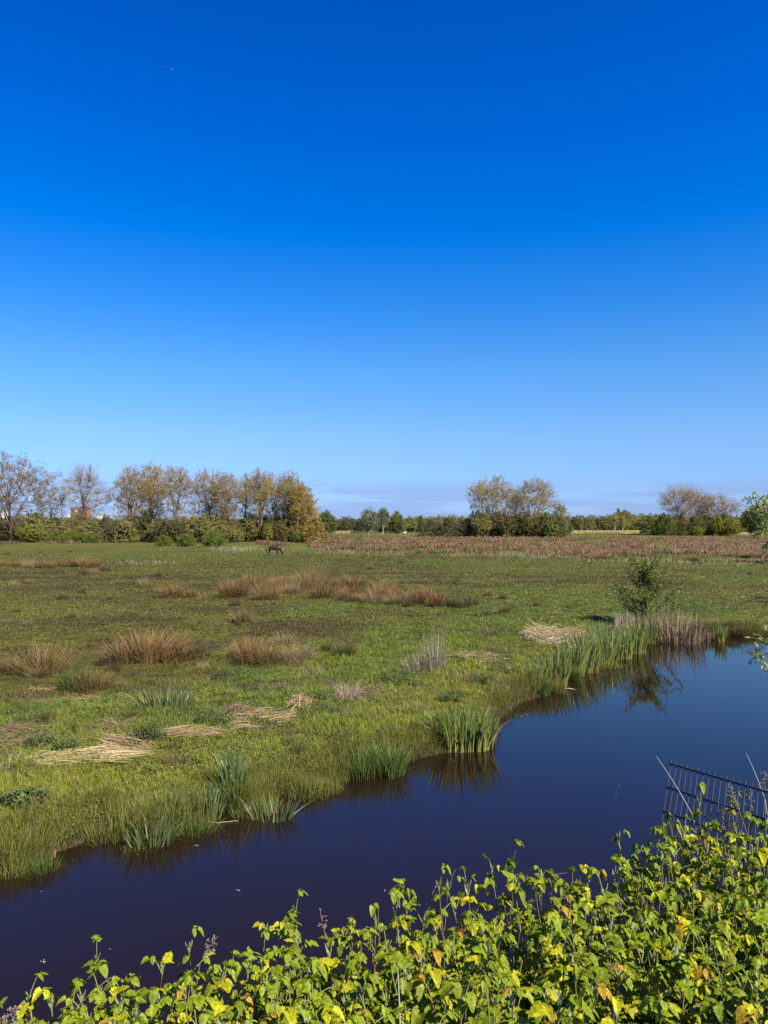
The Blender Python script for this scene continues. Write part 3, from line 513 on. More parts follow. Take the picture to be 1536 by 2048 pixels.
for i, (px, py, wp, dp, hp, ang, ln, c1, c2, n, up, asp, lb, nm) in enumerate([
        (240, 1496, 70, .6, .2, -.35, .7, SC, SY, 700, .12, .3, 'pinkish straw heap flattened beside the nettles', 'straw_heap'),
        (165, 1527, 100, .32, .05, .22, .9, SY, (.52, .43, .23), 420, .05, .15, 'pale golden straw mat combed flat along the bank', 'straw_mat'),
        (10, 1495, 80, 1.1, .35, .3, .7, SB, SC, 650, .3, .6, 'brown bramble and straw heap cut by the frame edge', 'straw_heap'),
        (210, 1462, 60, .8, .2, .1, .5, SB, (.3, .2, .15), 300, .4, 1., 'dark brown litter heap behind the pinkish straw', 'litter_heap'),
        (385, 1474, 55, .35, .05, .15, .8, SC, SY, 220, .05, .25, 'thin straw streak at the foot of the nettle patch', 'straw_mat'),
        (520, 1445, 75, .7, .14, .2, .6, SC, SY, 420, .15, .45, 'straw heap between mossy bank and brown brush', 'straw_heap'),
        (600, 1418, 34, .6, .35, 1.2, .5, (.42, .25, .18), SC, 220, .5, .5, 'small reddish bunch of dead stems above the straw heap', 'straw_heap'),
        (475, 1430, 45, .6, .2, .2, .45, SB, (.28, .18, .12), 260, .5, 1., 'brown twiggy brush heap beside the straw', 'litter_heap'),
        (1090, 1278, 44, 1.3, .6, .1, 1.0, SC, (.55, .45, .3), 380, .35, .7, 'pale heap of collapsed cattail leaves behind the irises', 'cattail_heap'),
        (1140, 1272, 40, 1.0, .35, .2, .9, SC, SY, 220, .3, .6, 'lower pale cattail heap joining the collapsed one', 'cattail_heap'),
        (960, 1315, 60, .7, .15, .3, .6, (.3, .24, .13), SC, 200, .2, .9, 'scattered dry litter beside bare mud', 'litter_heap'),
        (740, 1395, 60, .7, .15, .3, .5, (.2, .16, .09), SB, 260, .3, 1., 'grey brown litter behind the dead grass dome', 'litter_heap'),
        (150, 1395, 60, .6, .08, .2, .5, SC, (.3, .24, .12), 200, .15, .6, 'thin scatter of straw in green grass below the rush row', 'straw_mat'),
        (90, 1380, 30, .5, .12, .2, .4, SC, SY, 160, .3, .8, 'small straw patch before the dark green rush tussock', 'straw_mat'),
        (1215, 1345, 18, .3, .05, .1, .5, SC, SY, 20, .1, .5, 'few dead leaves at the iris foot', 'straw_mat'),
        (1330, 1283, 60, .6, .15, .1, .6, SB, (.22, .16, .1), 260, .4, .9, 'dark dead stems hanging at the far water edge', 'litter_heap'),
        (1420, 1280, 60, .5, .15, .1, .6, SB, (.25, .18, .1), 260, .4, .9, 'brown root litter along the far muddy edge', 'litter_heap')]):
    X, Y = P(px, py); Y0 = Y
    me = straw_mesh(100 + i, n, wp * Y / FPX * .8, dp, hp, ang, ln, c1, c2, .006 + .0003 * Y, up, asp)
    single(nm, me, (X, Y, hz(X, Y) + .02), lb, 'straw' if 'straw' in nm else 'dead plants', None, 0, 1)
def dome_mesh(seed, n, H, rad, col1, col2, w, spread, bend=2.2):
    rg = np.random.default_rng(seed); r = rad * np.sqrt(rg.random(n)); a = rg.uniform(0, 2 * pi, n); b = np.stack([r * np.cos(a), r * np.sin(a), np.full(n, -.05)], 1)
    h = H * rg.uniform(.5, 1.05, n); l = spread * h * rg.uniform(.1, 1.2, n); aa = a + rg.normal(0, .5, n)
    c = mixc(np.tile(arr(col1), (n, 1)), arr(col2), rg.random(n)) * rg.uniform(.7, 1.2, n)[:, None]
    return Geo().add(*blades(b, h, w * rg.uniform(.6, 1.3, n), rg.uniform(0, pi, n), np.stack([np.cos(aa) * l, np.sin(aa) * l], 1), c * .7, c, 4, prof=2.5, bend=bend, droop=l * .5)).mesh('dead_grass', M_straw)
def dome(px, py, hp, wp, label, seed, n=260, spread=.8, c1=(.36, .28, .19), c2=(.5, .4, .28), w=.009, bend=2.2, nm='dead_grass_clump', cat='dead grass'):
    X, Y = P(px, py); single(nm, dome_mesh(seed, n, hp * Y / FPX, wp * Y / FPX / 2, c1, c2, w, spread, bend), (X, Y, hz(X, Y)), label, cat)
dome(697, 1402, 62, 50, 'arching dome of bleached dead grass above the mossy bank', 201, 320, 1.0)
dome(870, 1335, 92, 40, 'tall bleached dry stalks standing on the open bank', 202, 130, .18, (.36, .31, .2), (.5, .45, .3), .010, 1.2)
dome(850, 1338, 50, 90, 'low pinkish dead stems around the tall dry stalks', 203, 360, .55, (.28, .2, .15), (.42, .33, .25), .009)
dome(1245, 1262, 48, 40, 'upright bunch of pale dead reeds behind the irises', 204, 120, .2, (.42, .33, .22), (.58, .47, .33), .018, 1.2)
dome(1350, 1264, 92, 100, 'brown thicket of dead meadow stems beside the sapling', 205, 520, .3, (.22, .165, .10), (.40, .31, .19), .024, 1.3)
dome(1298, 1262, 64, 60, 'shorter brown dead stems in front of the sapling', 206, 260, .3, (.26, .20, .12), (.42, .33, .20), .024, 1.3)
dome(1400, 1262, 36, 70, 'pale brown dead stems thinning out along the far edge', 207, 220, .35, (.24, .18, .11), (.36, .29, .18), .022, 1.3)
dome(15, 1545, 40, 30, 'few pale dead grass stems before the brown heap', 208, 24, .3, (.5, .4, .26), (.6, .5, .35), .010, 1.2)
dome(1180, 1155, 30, 20, 'bare little dead twig bush alone on open turf', 209, 20, .4, (.2, .18, .12), (.3, .28, .18), .02, 1.2)
dome(280, 1128, 10, 140, 'pale dry grass patch in the far green turf', 210, 160, .4, (.3, .28, .15), (.42, .38, .22), .04, 1.3)
dome(470, 1102, 14, 90, 'pale reed fringe left of the grazing horse'.replace('left of', 'behind'), 211, 260, .3, (.3, .3, .16), (.4, .4, .24), .05, 1.3)
for i in range(16):
    px, py = [(365, 1405), (560, 1385), (625, 1350), (745, 1440), (835, 1420), (585, 1465), (930, 1365), (1000, 1300), (1020, 1375), (350, 1520), (700, 1435), (250, 1410), (875, 1465), (795, 1490), (60, 1410), (980, 1270)][i]
    dome(px, py, 26 + (i * 7) % 16, 34 + (i * 11) % 26, ['small bleached grass clump on the rough far bank', 'low brown dead grass clump on the rough far bank'][i % 2], 230 + i, 110, .7, [(.24, .19, .10), (.13, .10, .06)][i % 2], [(.38, .30, .17), (.26, .18, .11)][i % 2], .009)
    bpy.context.scene.collection.objects[-1]['group'] = ['small bleached clumps on the far bank', 'small brown clumps on the far bank'][i % 2]
# floating bits
M_fluff = simplemat('white_fluff', (.42, .42, .40), .8)
def fluff(px, py, s, label):
    s *= .75; X, Y = P(px, py, WL); rg = np.random.default_rng(int(px)); g = Geo()
    for k in range(4):
        a = rg.uniform(0, 6.28); c = arr([[math.cos(a) * s * .5, math.sin(a) * s * .5, .002 + .003 * k]]); d = arr([[math.cos(a), math.sin(a), .15]])
        g.add(*leafs(c, d, arr([[0, 0, 1.]]), arr([s * rg.uniform(.6, 1.3)]), arr([s * .5]), arr([[.8, .8, .75]]), 4))
    single('floating_petals', g.mesh('petals', M_fluff), (X, Y, WL + .003), label, 'petals')
for px, py, s, lb in [(85, 1925, .03, 'white petals afloat nearest the dry seed head'), (475, 1783, .028, 'grey white petal afloat alone in the dark water'), (768, 1782, .018, 'tiny petal afloat above the bramble gap'),
                      (290, 1698, .02, 'white petals afloat under the drooping rushes'), (393, 1692, .03, 'white stalk bits afloat past the rush reflections'), (275, 1710, .015, 'speck of white fluff afloat below the drooping rushes'),
                      (1238, 1572, .02, 'white petal afloat before the metal fence'), (1232, 1590, .015, 'smaller white petal afloat before the metal fence'), (83, 1784, .014, 'speck of fluff afloat near the waterline rushes'), (1508, 1504, .014, 'white speck afloat behind the metal fence'), (220, 1900, .012, 'white speck afloat beside the bramble sprig')]: fluff(px, py, s, lb)
g = Geo(); X, Y = P(1125, 1378, WL)
g.add(*leafs(arr([[0, 0, .02]]), arr([[.8, -.5, .1]]), arr([[0, 0, 1.]]), arr([.38]), arr([.06]), arr([[.62, .52, .38]]), 5, .1))
single('dead_leaf', g.mesh('dead_leaf', M_straw), (X, Y, WL), 'pale dead leaf blade lying at the waterline under the irises', 'leaf')
X, Y = P(405, 1640, WL)
g = Geo().add(*tubes(np.stack([[arr([0, 0, .03]), arr([.25, -.05, .015]), arr([.55, .05, .01])]]), arr([[.012, .01, .006]]), 5, (.3, .25, .17)))
single('floating_stick', g.mesh('stick', M_straw), (X, Y - .1, WL), 'thin pale stick poking from the bank notch into the water', 'stick')
X, Y = P(110, 1712, WL)
g = Geo().add(*tubes(np.stack([[arr([0, 0, -.05]), arr([.01, 0, .03]), arr([.01, .01, .1])]]), arr([[.018, .017, .016]]), 6, (.3, .12, .06)))
single('wooden_stub', g.mesh('stub', M_straw), (X, Y - .03, WL), 'short reddish stub standing at the waterline mud', 'stub')

# ------------------------------------------------------------------ leafy weeds
def weed_mesh(seed, n, rad, H, L, c1, c2):
    rg = np.random.default_rng(seed); r = np.sqrt(rg.random(n)); a = rg.uniform(0, 2 * pi, n)
    r *= .5 + 1.1 * vn(a * .9 + seed, a * 0, 1, seed, 2); lump = .35 + 1.1 * vn(r * np.cos(a) * 2.5 + 9, r * np.sin(a) * 2.5 + 9, 1, seed, 2)
    z = H * np.sqrt(np.clip(1.05 - r ** 2, 0, 1)) * lump * rg.uniform(.35, 1, n) ** .6
    c = np.stack([rad * r * np.cos(a), rad * r * np.sin(a), z], 1); aa = a + rg.normal(0, .8, n)
    d = np.stack([np.cos(aa), np.sin(aa), rg.uniform(-.5, .35, n)], 1); LL = L * .85 * rg.uniform(.6, 1.3, n)
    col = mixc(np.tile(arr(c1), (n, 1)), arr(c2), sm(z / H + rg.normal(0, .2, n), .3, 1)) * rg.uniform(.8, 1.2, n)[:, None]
    g = Geo().add(*leafs(c, d, np.tile(arr([0, 0, 1.]), (n, 1)) + rg.normal(0, .3, (n, 3)), LL, LL * .62, col, 4), )
    m = max(6, n // 12); i = rg.integers(0, n, m); base = c[i] * [.35, .35, 0]; g2 = Geo().add(*tubes(bez(base, (base + c[i]) / 2 + [0, 0, .05], c[i], 4), np.full((m, 4), .005), 4, (.09, .11, .04)))
    return [('leaves', g.mesh('leaves', M_weed)), ('stems', g2.mesh('stems', M_stem))]
WG1, WG2, WN1, WN2 = (.065, .095, .022), (.15, .175, .035), (.055, .085, .025), (.11, .14, .04)
for i, (px, py, wp, hp, L, c1, c2, n, lb) in enumerate([
        (45, 1612, 90, 42, .085, WG1, (.14, .19, .05), 300, 'big leaved bush of dock on the bank near the frame edge'), (80, 1500, 65, 35, .05, WN1, WN2, 420, 'dark nettle patch beside the brown heap'),
        (290, 1485, 80, 45, .05, WN1, WN2, 620, 'wide dark nettle patch between two straw heaps'), (130, 1515, 50, 28, .05, WN1, WG2, 260, 'loose nettle patch growing through the golden straw'),
        (430, 1455, 90, 40, .045, WN1, WG2, 560, 'low olive nettle patch behind the straw streak'), (470, 1360, 90, 34, .05, WN1, WG2, 480, 'dark bramble patch at the foot of the reddish rush'),
        (400, 1325, 30, 14, .05, WN1, WG2, 80, 'small leafy weed beside the dark rush tussock'), (650, 1425, 90, 32, .045, WN1, WG2, 460, 'olive weed patch under the dead grass dome'),
        (800, 1365, 110, 36, .05, WN1, WG2, 640, 'dense weed patch before the tall dry stalks'), (905, 1400, 50, 30, .055, WN1, WN2, 260, 'dark leafy plant above the big iris clump'),
        (690, 1478, 60, 24, .05, WN1, WG2, 240, 'small dark weed on the mossy slope'), (780, 1390, 20, 16, .06, (.2, .3, .04), (.3, .38, .05), 50, 'bright lime green sprig in the bank grass'),
        (960, 1365, 70, 24, .045, WG1, WG2, 300, 'light weed patch between sapling bank and mud'), (1010, 1345, 60, 26, .045, WG1, WG2, 300, 'weed patch behind the first thin iris tufts'),
        (140, 1665, 34, 16, .05, WG1, WG2, 90, 'small leafy weed above the mud patch'), (60, 1445, 60, 16, .05, WG1, WG2, 160, 'low weeds in grass above the brown heap'),
        (660, 1330, 20, 10, .05, WG1, WG2, 50, 'single low weed before the round dark rush'), (640, 1400, 40, 24, .05, WG1, WG2, 140, 'weed patch beside the reddish bunch of stems'),
        (1500, 1255, 90, 60, .05, WN1, WG2, 420, 'leafy scrub on the far bank behind the willow twigs'), (1370, 1262, 30, 14, .06, WG1, WG2, 70, 'small weed at the foot of the brown thicket'), (560, 1430, 50, 18, .045, WG1, WG2, 160, 'weed fringe growing over the straw heap'), (1040, 1400, 50, 14, .04, WG1, WG2, 160, 'creeping weeds over the muddy bank top')]):
    X, Y = P(px, py); r = wp * Y / FPX / 2; pr = weed_mesh(300 + i, int(n * 1.3), r, hp * Y / FPX * .85, L, tuple(np.array(c1) * .8), tuple(np.array(c2) * .85))
    place('leafy_weed', pr, (X, Y, hz(X, Y)), lb, 'plant')
print('weeds', time.time() - T0)

# ------------------------------------------------------------------ trees
BK = (.16, .115, .078)
def tree_parts(seed, H, W, base=.3, limbs=8, br=60, tips=420, lpt=10, lsize=.28, cols=((.16, .12, .05), (.24, .18, .07)), shape='fan', lean=0., trunk=.016, bark=BK, stems=1, twigr=.018, depth=None, asym=0., drop=0., sparse_c=None, clump=.5):
    rg = np.random.default_rng(seed); D = depth or W; zb = H * base * (.8 if shape == 'fan' else 1)
    def env(t):
        if shape == 'fan': return (.50 + .55 * t ** .6) * (1 - .50 * sm(t, .72, 1.03))
        if shape == 'round': return np.sin(np.clip(t * .92 + .08, 0, 1) * pi) ** .55
        if shape == 'column': return .8 * np.sin(np.clip(t * .9 + .08, 0, 1) * pi) ** .5
        if shape == 'bush': return (1 - t ** 2.2) ** .5 * .98
    t = rg.random(tips) ** (.85 if shape != 'bush' else 1.1); a = rg.uniform(0, 2 * pi, tips)
    if shape != 'bush':
        w_ = env(t) ** 2; t = t[rg.choice(tips, tips, p=w_ / w_.sum())] + rg.normal(0, .02, tips); t = np.clip(t, 0, 1.02)
    rough = 1 + (.62 if shape == 'fan' else .34) * (vn(a * 1.3 + seed, t * 5, 1, seed, 3) - .5) * 2
    rr = (rg.random(tips) ** .5) * env(t) * rough
    lf = lean * H
    tp = np.stack([rr * np.cos(a) * W / 2 + lf * (.3 + .7 * t) + asym * W * t, rr * np.sin(a) * D / 2, zb + (H - zb) * t * (1 - .10 * rr ** 2)], 1)
    if drop: tp = tp[vn(tp[:, 0] + 50, tp[:, 2] + 3 * tp[:, 1], H * .18, seed + 3, 2) > drop]
    tips = len(tp)
    bi = rg.integers(0, tips, br); bp = tp[bi] * .0 + tp[bi]; cen = arr([lf * .5, 0, zb]); 
    ax = lambda z: np.stack([lf * np.clip((z - 0) / H, 0, 1), 0 * z, z], -1)
    bp = ax(bp[:, 2] * .78) * .38 + bp * .62; bp[:, 2] = tp[bi][:, 2] * .80
    li = rg.integers(0, br, limbs); lp = ax(bp[li][:, 2] * .7) * .45 + bp[li] * .55; lp[:, 2] = bp[li][:, 2] * .72 + zb * .1
    bid = np.linalg.norm(tp[:, None] - bp[None], axis=2).argmin(1); lid = np.linalg.norm(bp[:, None] - lp[None], axis=2).argmin(1)
    g = Geo(); r0 = trunk * H
    # trunk(s)
    for k in range(stems):
        off = arr([rg.normal(0, .25), rg.normal(0, .25), 0]) * (stems > 1) * W * .12
        zt = H * (.62 if stems == 1 else .45); m = 7; tt = np.linspace(0, 1, m)
        pts = np.stack([off[0] + lf * tt * zt / H + rg.normal(0, .018, m) * H * tt * (1 + stems * .3) + off[0] * tt * 2, off[1] * (1 + 2 * tt) + rg.normal(0, .008, m) * H * tt, -.3 + (zt + .3) * tt], 1)
        rad = r0 / stems ** .5 * (1 - .72 * tt); rad[0] *= 1.35
        if k == 0: tr = pts; trr = rad
        g.add(*tubes(pts[None], rad[None], 7, bark))
    # limbs start on the trunk below their end
    zs = np.clip(lp[:, 2] * rg.uniform(.18, .5, limbs), zb * .55, tr[-1, 2] * .95)
    st = np.stack([np.interp(zs, tr[:, 2], tr[:, 0]), np.interp(zs, tr[:, 2], tr[:, 1]), zs], 1)
    mid = st * .45 + lp * .55; mid[:, :2] += (lp - st)[:, :2] * .15; mid[:, 2] -= (lp - st)[:, 2] * .12
    g.add(*tubes(bez(st, mid, lp, 6), np.linspace(r0 * .5, r0 * .2, 6)[None].repeat(limbs, 0), 5, bark))
    s2 = lp[lid]; fr = rg.uniform(.2, .9, br)[:, None]; s2 = (st[lid] * (1 - fr) + mid[lid] * fr) * .35 + s2 * .65
    mid = s2 * .4 + bp * .6; mid[:, 2] -= (bp - s2)[:, 2] * .15
    g.add(*tubes(bez(s2, mid, bp, 5), np.linspace(r0 * .17, r0 * .06, 5)[None].repeat(br, 0), 4, bark))
    s3 = bp[bid]; mid = s3 * .4 + tp * .6; mid[:, 2] -= (tp - s3)[:, 2] * .1; mid += rg.normal(0, .01 * H, mid.shape) * .6
    g2 = Geo(); pts = bez(s3, mid, tp, 5)
    g2.add(*tubes(pts, np.linspace(r0 * .05 + twigr * .4, twigr * .5, 5)[None].repeat(tips, 0), 3, arr(bark) * 1.7), 1)
    # side twigs
    k = rg.integers(0, tips, tips * 2); f = rg.integers(3 if shape == 'fan' else 2, 5, tips * 2); q = pts[k, f]; dirn = norm(norm(tp[k] - s3[k]) + rg.normal(0, .55, (len(k), 3)) + [0, 0, .35]); ln = H * .055 * rg.uniform(.5, 1.3, len(k))
    e = q + dirn * ln[:, None]
    g2.add(*tubes(np.stack([q, (q + e) / 2, e], 1), np.tile(arr([.5, .4, .2]) * twigr, (len(k), 1)), 3, arr(bark) * 2.2), 1)
    n = tips * lpt
    kk = rg.integers(0, len(k), n); u = rg.uniform(.15, 1.1, n)[:, None]; c = q[kk] * (1 - u) + e[kk] * u + rg.normal(0, clump * lsize, (n, 3))
    cc = rg.random(n); tone = vn(c[:, 0] + seed * 7, c[:, 2] + c[:, 1], H * .12, seed + 9, 2)
    col = mixc(np.tile(arr(cols[0]), (n, 1)), arr(cols[1]), sm(tone + rg.normal(0, .12, n), .3, .7)) * rg.uniform(.7, 1.3, n)[:, None]
    if len(cols) > 2: s_ = cc < .2; col[s_] = arr(cols[2])
    L = lsize * rg.uniform(.6, 1.4, n)
    g2.add(*diamonds(c, L * (1.5 if shape == 'fan' else 1), L * (.5 if shape == 'fan' else .75), col, rg, 1.6 if shape == 'fan' else .4), 0)
    return [('trunk', g.mesh('trunk', M_bark, True)), ('crown', g2.mesh('crown', [M_leaf, M_bark]))]
def tree(px, Y, top, wp, label, seed, name='poplar_tree', cat='tree', group=None, parts=None, **k):
    H = pz(top, Y); W = wp * Y / FPX * 1.08
    k['tips'] = int(k.get('tips', 420) * 1.8); k['lsize'] = k.get('lsize', .28) * .62; k['lpt'] = int(k.get('lpt', 10) * 2.0) + 1; k['clump'] = .9
    if k.get('drop'): k['drop'] = k['drop'] * .9
    pr = tree_parts(seed, H, W, **k); X = PY(px, Y)
    return place(name, pr, (X, Y, 0), label, cat, group)
BR = ((.31, .225, .085), (.45, .34, .13), (.17, .135, .06)); GY = ((.30, .22, .12), (.41, .31, .17)); GO = ((.31, .225, .055), (.45, .35, .09)); OL = ((.21, .21, .07), (.36, .34, .12)); DG = ((.12, .15, .048), (.24, .27, .085)); YG = ((.20, .21, .04), (.32, .32, .06))
DB = ((.17, .135, .07), (.30, .215, .115), (.32, .20, .11))
Yl = 196
tree(22, Yl - 6, 912, 185, 'broad brown leaved poplar cut by the frame, tallest of the row', 401, base=.22, limbs=11, br=90, tips=620, lpt=11, lsize=.36, cols=DB, lean=-.03, drop=.36, trunk=.02, asym=-.03)
tree(88, Yl + 4, 972, 60, 'small leaning tree between the broad poplar and the bare fan', 402, base=.4, tips=170, br=30, lpt=7, cols=DB, lean=.22, shape='fan')
tree(123, Yl + 20, 966, 16, 'very thin bare birch standing before the bare fan poplar', 403, name='birch_tree', base=.3, tips=40, br=14, limbs=4, lpt=2, lsize=.2, cols=GY, shape='column', trunk=.007)
tree(170, Yl, 927, 92, 'nearly bare fan shaped poplar beside the brick building', 404, base=.28, tips=620, br=80, limbs=9, lpt=6, lsize=.2, cols=GY, drop=.3)
tree(258, Yl, 934, 92, 'amber poplar with a leaning forked trunk', 405, base=.3, tips=480, br=70, lpt=12, cols=BR, lean=.06, drop=.34, trunk=.02)
tree(303, Yl + 6, 930, 62, 'dense amber poplar behind the leaning one', 406, base=.25, tips=420, lpt=16, cols=GO, drop=.28)
tree(350, Yl, 932, 84, 'wide open poplar third in the dense row', 407, base=.3, tips=480, lpt=11, cols=BR, drop=.36)
tree(415, Yl + 4, 940, 72, 'grey brown poplar standing at the middle of the dense row', 408, base=.28, tips=460, lpt=11, cols=GY, drop=.32)
tree(455, Yl, 946, 62, 'tan poplar with a bushy low crown', 409, base=.2, tips=420, lpt=13, cols=BR, drop=.3)
tree(492, Yl + 6, 950, 46, 'slim forked poplar with blue gaps around its trunk', 410, base=.45, tips=280, lpt=9, cols=BR, drop=.36)
tree(520, Yl, 943, 54, 'amber poplar with a clear bare lower trunk', 411, base=.42, tips=360, lpt=13, cols=GO, drop=.34)
tree(550, Yl + 5, 944, 60, 'bare greyish poplar with ascending dark limbs', 412, base=.4, tips=420, lpt=7, lsize=.22, cols=GY, drop=.3)
tree(578, Yl, 948, 62, 'amber poplar next to last in the dense row', 413, base=.25, tips=440, lpt=13, cols=BR, drop=.3)
tree(602, Yl - 4, 962, 66, 'golden poplar leafy to the ground ending the dense row', 414, base=.08, tips=560, lpt=20, cols=GO, shape='round')
Yr = 262
tree(985, Yr, 955, 100, 'broad twin crowned poplar of the middle grove', 415, base=.3, tips=560, br=80, lpt=13, cols=((.27, .215, .07), (.42, .33, .11)), drop=.38, lsize=.34)
tree(1066, Yr, 960, 92, 'uneven poplar with a side limb in the middle grove', 416, base=.28, tips=520, lpt=13, cols=((.27, .215, .07), (.42, .33, .11)), drop=.4, lsize=.34, lean=.03)
tree(1032, Yr + 5, 984, 34, 'slim greyish tree between the two middle grove poplars', 417, base=.3, tips=220, lpt=8, cols=GY)
tree(1120, Yr, 1000, 36, 'grey bare topped small tree ending the middle grove', 418, base=.1, tips=260, lpt=14, cols=OL, shape='round')
Yq = 330
tree(1362, Yq, 969, 84, 'tallest bare fan poplar of the farthest grove', 419, base=.25, tips=760, br=90, limbs=12, lpt=6, lsize=.3, cols=GY, twigr=.03)
tree(1400, Yq + 6, 982, 58, 'grey poplar second in the farthest grove', 420, base=.25, tips=460, lpt=8, lsize=.3, cols=GY, twigr=.03, drop=.3)
tree(1437, Yq, 988, 76, 'sloping grey poplar ending the farthest grove', 421, base=.22, tips=560, lpt=9, lsize=.3, cols=((.26, .19, .09), (.36, .27, .13)), twigr=.03, asym=-.05)
tree(652, 290, 1021, 40, 'dark green round tree alone in the gap after the dense row', 422, name='deciduous_tree', base=.06, tips=420, lpt=26, lsize=.4, cols=DG, shape='round')
tree(737, 330, 1014, 40, 'light birch with two crowns in the far gap', 423, name='birch_tree', base=.2, tips=300, lpt=12, lsize=.4, cols=((.10, .115, .045), (.19, .2, .08)), shape='round', drop=.3, bark=(.4, .38, .33))
tree(766, 335, 1013, 26, 'slender birch beside the two crowned one', 424, name='birch_tree', base=.3, tips=200, lpt=12, lsize=.4, cols=((.11, .12, .05), (.2, .2, .09)), shape='round', drop=.25, bark=(.42, .4, .35))
tree(793, 340, 1023, 30, 'dark leafy tree after the slender birch', 425, name='deciduous_tree', base=.15, tips=260, lpt=22, lsize=.45, cols=DG, shape='round')
tree(843, 420, 1028, 12, 'small dark pointed tree rising over the far treeline', 426, name='conifer_tree', base=.1, tips=100, lpt=22, lsize=.45, cols=DG, shape='column')
tree(1237, 520, 1017, 7, 'tiny dark spruce tip above the far woods', 427, name='conifer_tree', base=.1, tips=70, lpt=24, lsize=.7, cols=DG, shape='column')
tree(1515, 300, 1008, 60, 'dark rounded tree behind the willow twigs', 428, name='deciduous_tree', base=.06, tips=420, lpt=24, lsize=.45, cols=DG, shape='round')
# understorey variants
UV = []
for s, (cs, shp, H, W, nt_, lp_, ls) in enumerate([(OL, 'round', 8, 7, 260, 20, .36), (DG, 'round', 8, 8, 260, 24, .4), (YG, 'round', 6, 6, 220, 22, .34), (((.15, .12, .05), (.24, .19, .08)), 'round', 8, 6.5, 240, 16, .34),
                                                  (OL, 'bush', 7, 9, 260, 20, .36), (((.11, .115, .05), (.2, .19, .09)), 'round', 9, 6, 260, 17, .34), (GO, 'bush', 8, 7, 240, 20, .34), (DG, 'bush', 6, 8, 240, 22, .36),
                                                  (((.10, .10, .05), (.16, .15, .08)), 'bush', 5, 7, 300, 12, .26), (OL, 'round', 9, 7, 300, 14, .34)]):
    UV.append((H, W, tree_parts(500 + s, H, W, base=.05 if shp == 'round' else .02, limbs=7, br=40, tips=int(nt_ * 1.4), lpt=int(lp_ * 1.15), lsize=ls * .74, cols=cs, shape=shp, stems=3, trunk=.012)))
def under(px, Y, top, wp, v, label, group, name='understorey_tree', base=0):
    H, W, pr = UV[v]; s = pz(top, Y) / H; sw = wp * Y / FPX / W
    place(name, pr, (PY(px, Y), Y, base), label, 'tree' if 'tree' in name else 'shrub', group, RGP.uniform(0, 6.28), (sw, sw, s))
for i in range(46):
    px = -20 + 660 * (i + .5) / 46 + RGP.normal(0, 5); top = RGP.uniform(1030, 1052) - 16 * math.sin(px / 37.) ** 2
    if 95 < px < 245: top = 1031 + (i % 4) * 5
    v = int(RGP.choice([0, 0, 3, 4, 5, 9, 1, 0, 5, 6 if px > 270 else 8]))
    under(px, 190 + RGP.uniform(-8, 22), top, RGP.uniform(44, 66), v, 'olive understorey tree beneath the dense poplar row', 'understorey beneath the dense poplar row')
for i in range(16):
    px = 930 + 205 * (i + .5) / 16; under(px, 258 + RGP.uniform(-3, 14), RGP.uniform(1018, 1040), RGP.uniform(36, 50), int(RGP.choice([1, 0, 7, 1, 3, 5])), 'green understorey tree beneath the middle grove', 'understorey beneath the middle grove')
for i in range(13):
    px = 1320 + 160 * (i + .5) / 13; under(px, 322 + RGP.uniform(-3, 14), RGP.uniform(1026, 1042), RGP.uniform(26, 36), int(RGP.choice([2, 0, 3, 7, 2, 5])), 'mixed understorey tree beneath the farthest grove', 'understorey beneath the farthest grove')
for px, Y, top, wp, v, lb in [(862, 265, 1040, 60, 8, 'brownish round shrub before the far treeline gap'), (895, 262, 1036, 60, 8, 'brownish round shrub standing between its two neighbours'), (925, 262, 1042, 50, 8, 'brownish round shrub touching the middle grove'),
                              (1300, 330, 1036, 44, 7, 'grey green round shrub before the farthest grove'), (1395, 315, 1052, 24, 2, 'bright green low shrub beneath the farthest grove'), (1460, 318, 1036, 36, 2, 'bright leafy shrub at the end of the farthest grove'),
                              (535, 185, 1046, 22, 2, 'bright green shrub at the foot of the dense poplar row'), (65, 186, 1048, 50, 2, 'yellow green shrub with an ivy clad stump below the broad poplar'), (590, 183, 1060, 20, 1, 'dark shrub at the foot of the golden poplar')]:
    under(px, Y, top, wp, v, lb, None, 'shrub')
# low green willow bushes in front of the poplars
def bush_parts(seed, W, H, n=1500, cols=((.12, .16, .03), (.24, .28, .05))):
    rg = np.random.default_rng(seed); a = rg.uniform(0, 2 * pi, 160); el = rg.uniform(.1, 1.5, 160); d = np.stack([np.cos(a) * np.cos(el) * W / 2, np.sin(a) * np.cos(el) * W / 2 * .8, np.sin(el) * H], 1) * rg.uniform(.7, 1.05, 160)[:, None]
    s = np.zeros_like(d); s[:, 0] = rg.normal(0, W * .12, 160); s[:, 1] = rg.normal(0, W * .1, 160)
    e = s * .7 + d; mid = s + (e - s) * [.35, .35, .6]; pt = bez(s, mid, e, 6)
    g = Geo().add(*tubes(pt, np.linspace(.03, .01, 6)[None].repeat(160, 0), 3, (.10, .10, .04)))
    k = rg.integers(0, 160, n * 4); f = rg.uniform(.3, 1.0, n * 4) ** .7 * 5; i0 = np.minimum(f.astype(int), 4); fr = (f - i0)[:, None]; c = pt[k, i0] * (1 - fr) + pt[k, i0 + 1] * fr + rg.normal(0, .12, (n * 4, 3)); c[:, 2] = np.abs(c[:, 2])
    col = mixc(np.tile(arr(cols[0]), (len(c), 1)), arr(cols[1]), rg.random(len(c)))
    g2 = Geo().add(*diamonds(c, rg.uniform(.12, .3, len(c)), rg.uniform(.06, .14, len(c)), col, rg, 1.2))
    return [('stems', g.mesh('stems', M_bark)), ('foliage', g2.mesh('foliage', M_leaf))]
BV = [bush_parts(600 + i, 5, 3) for i in range(3)]
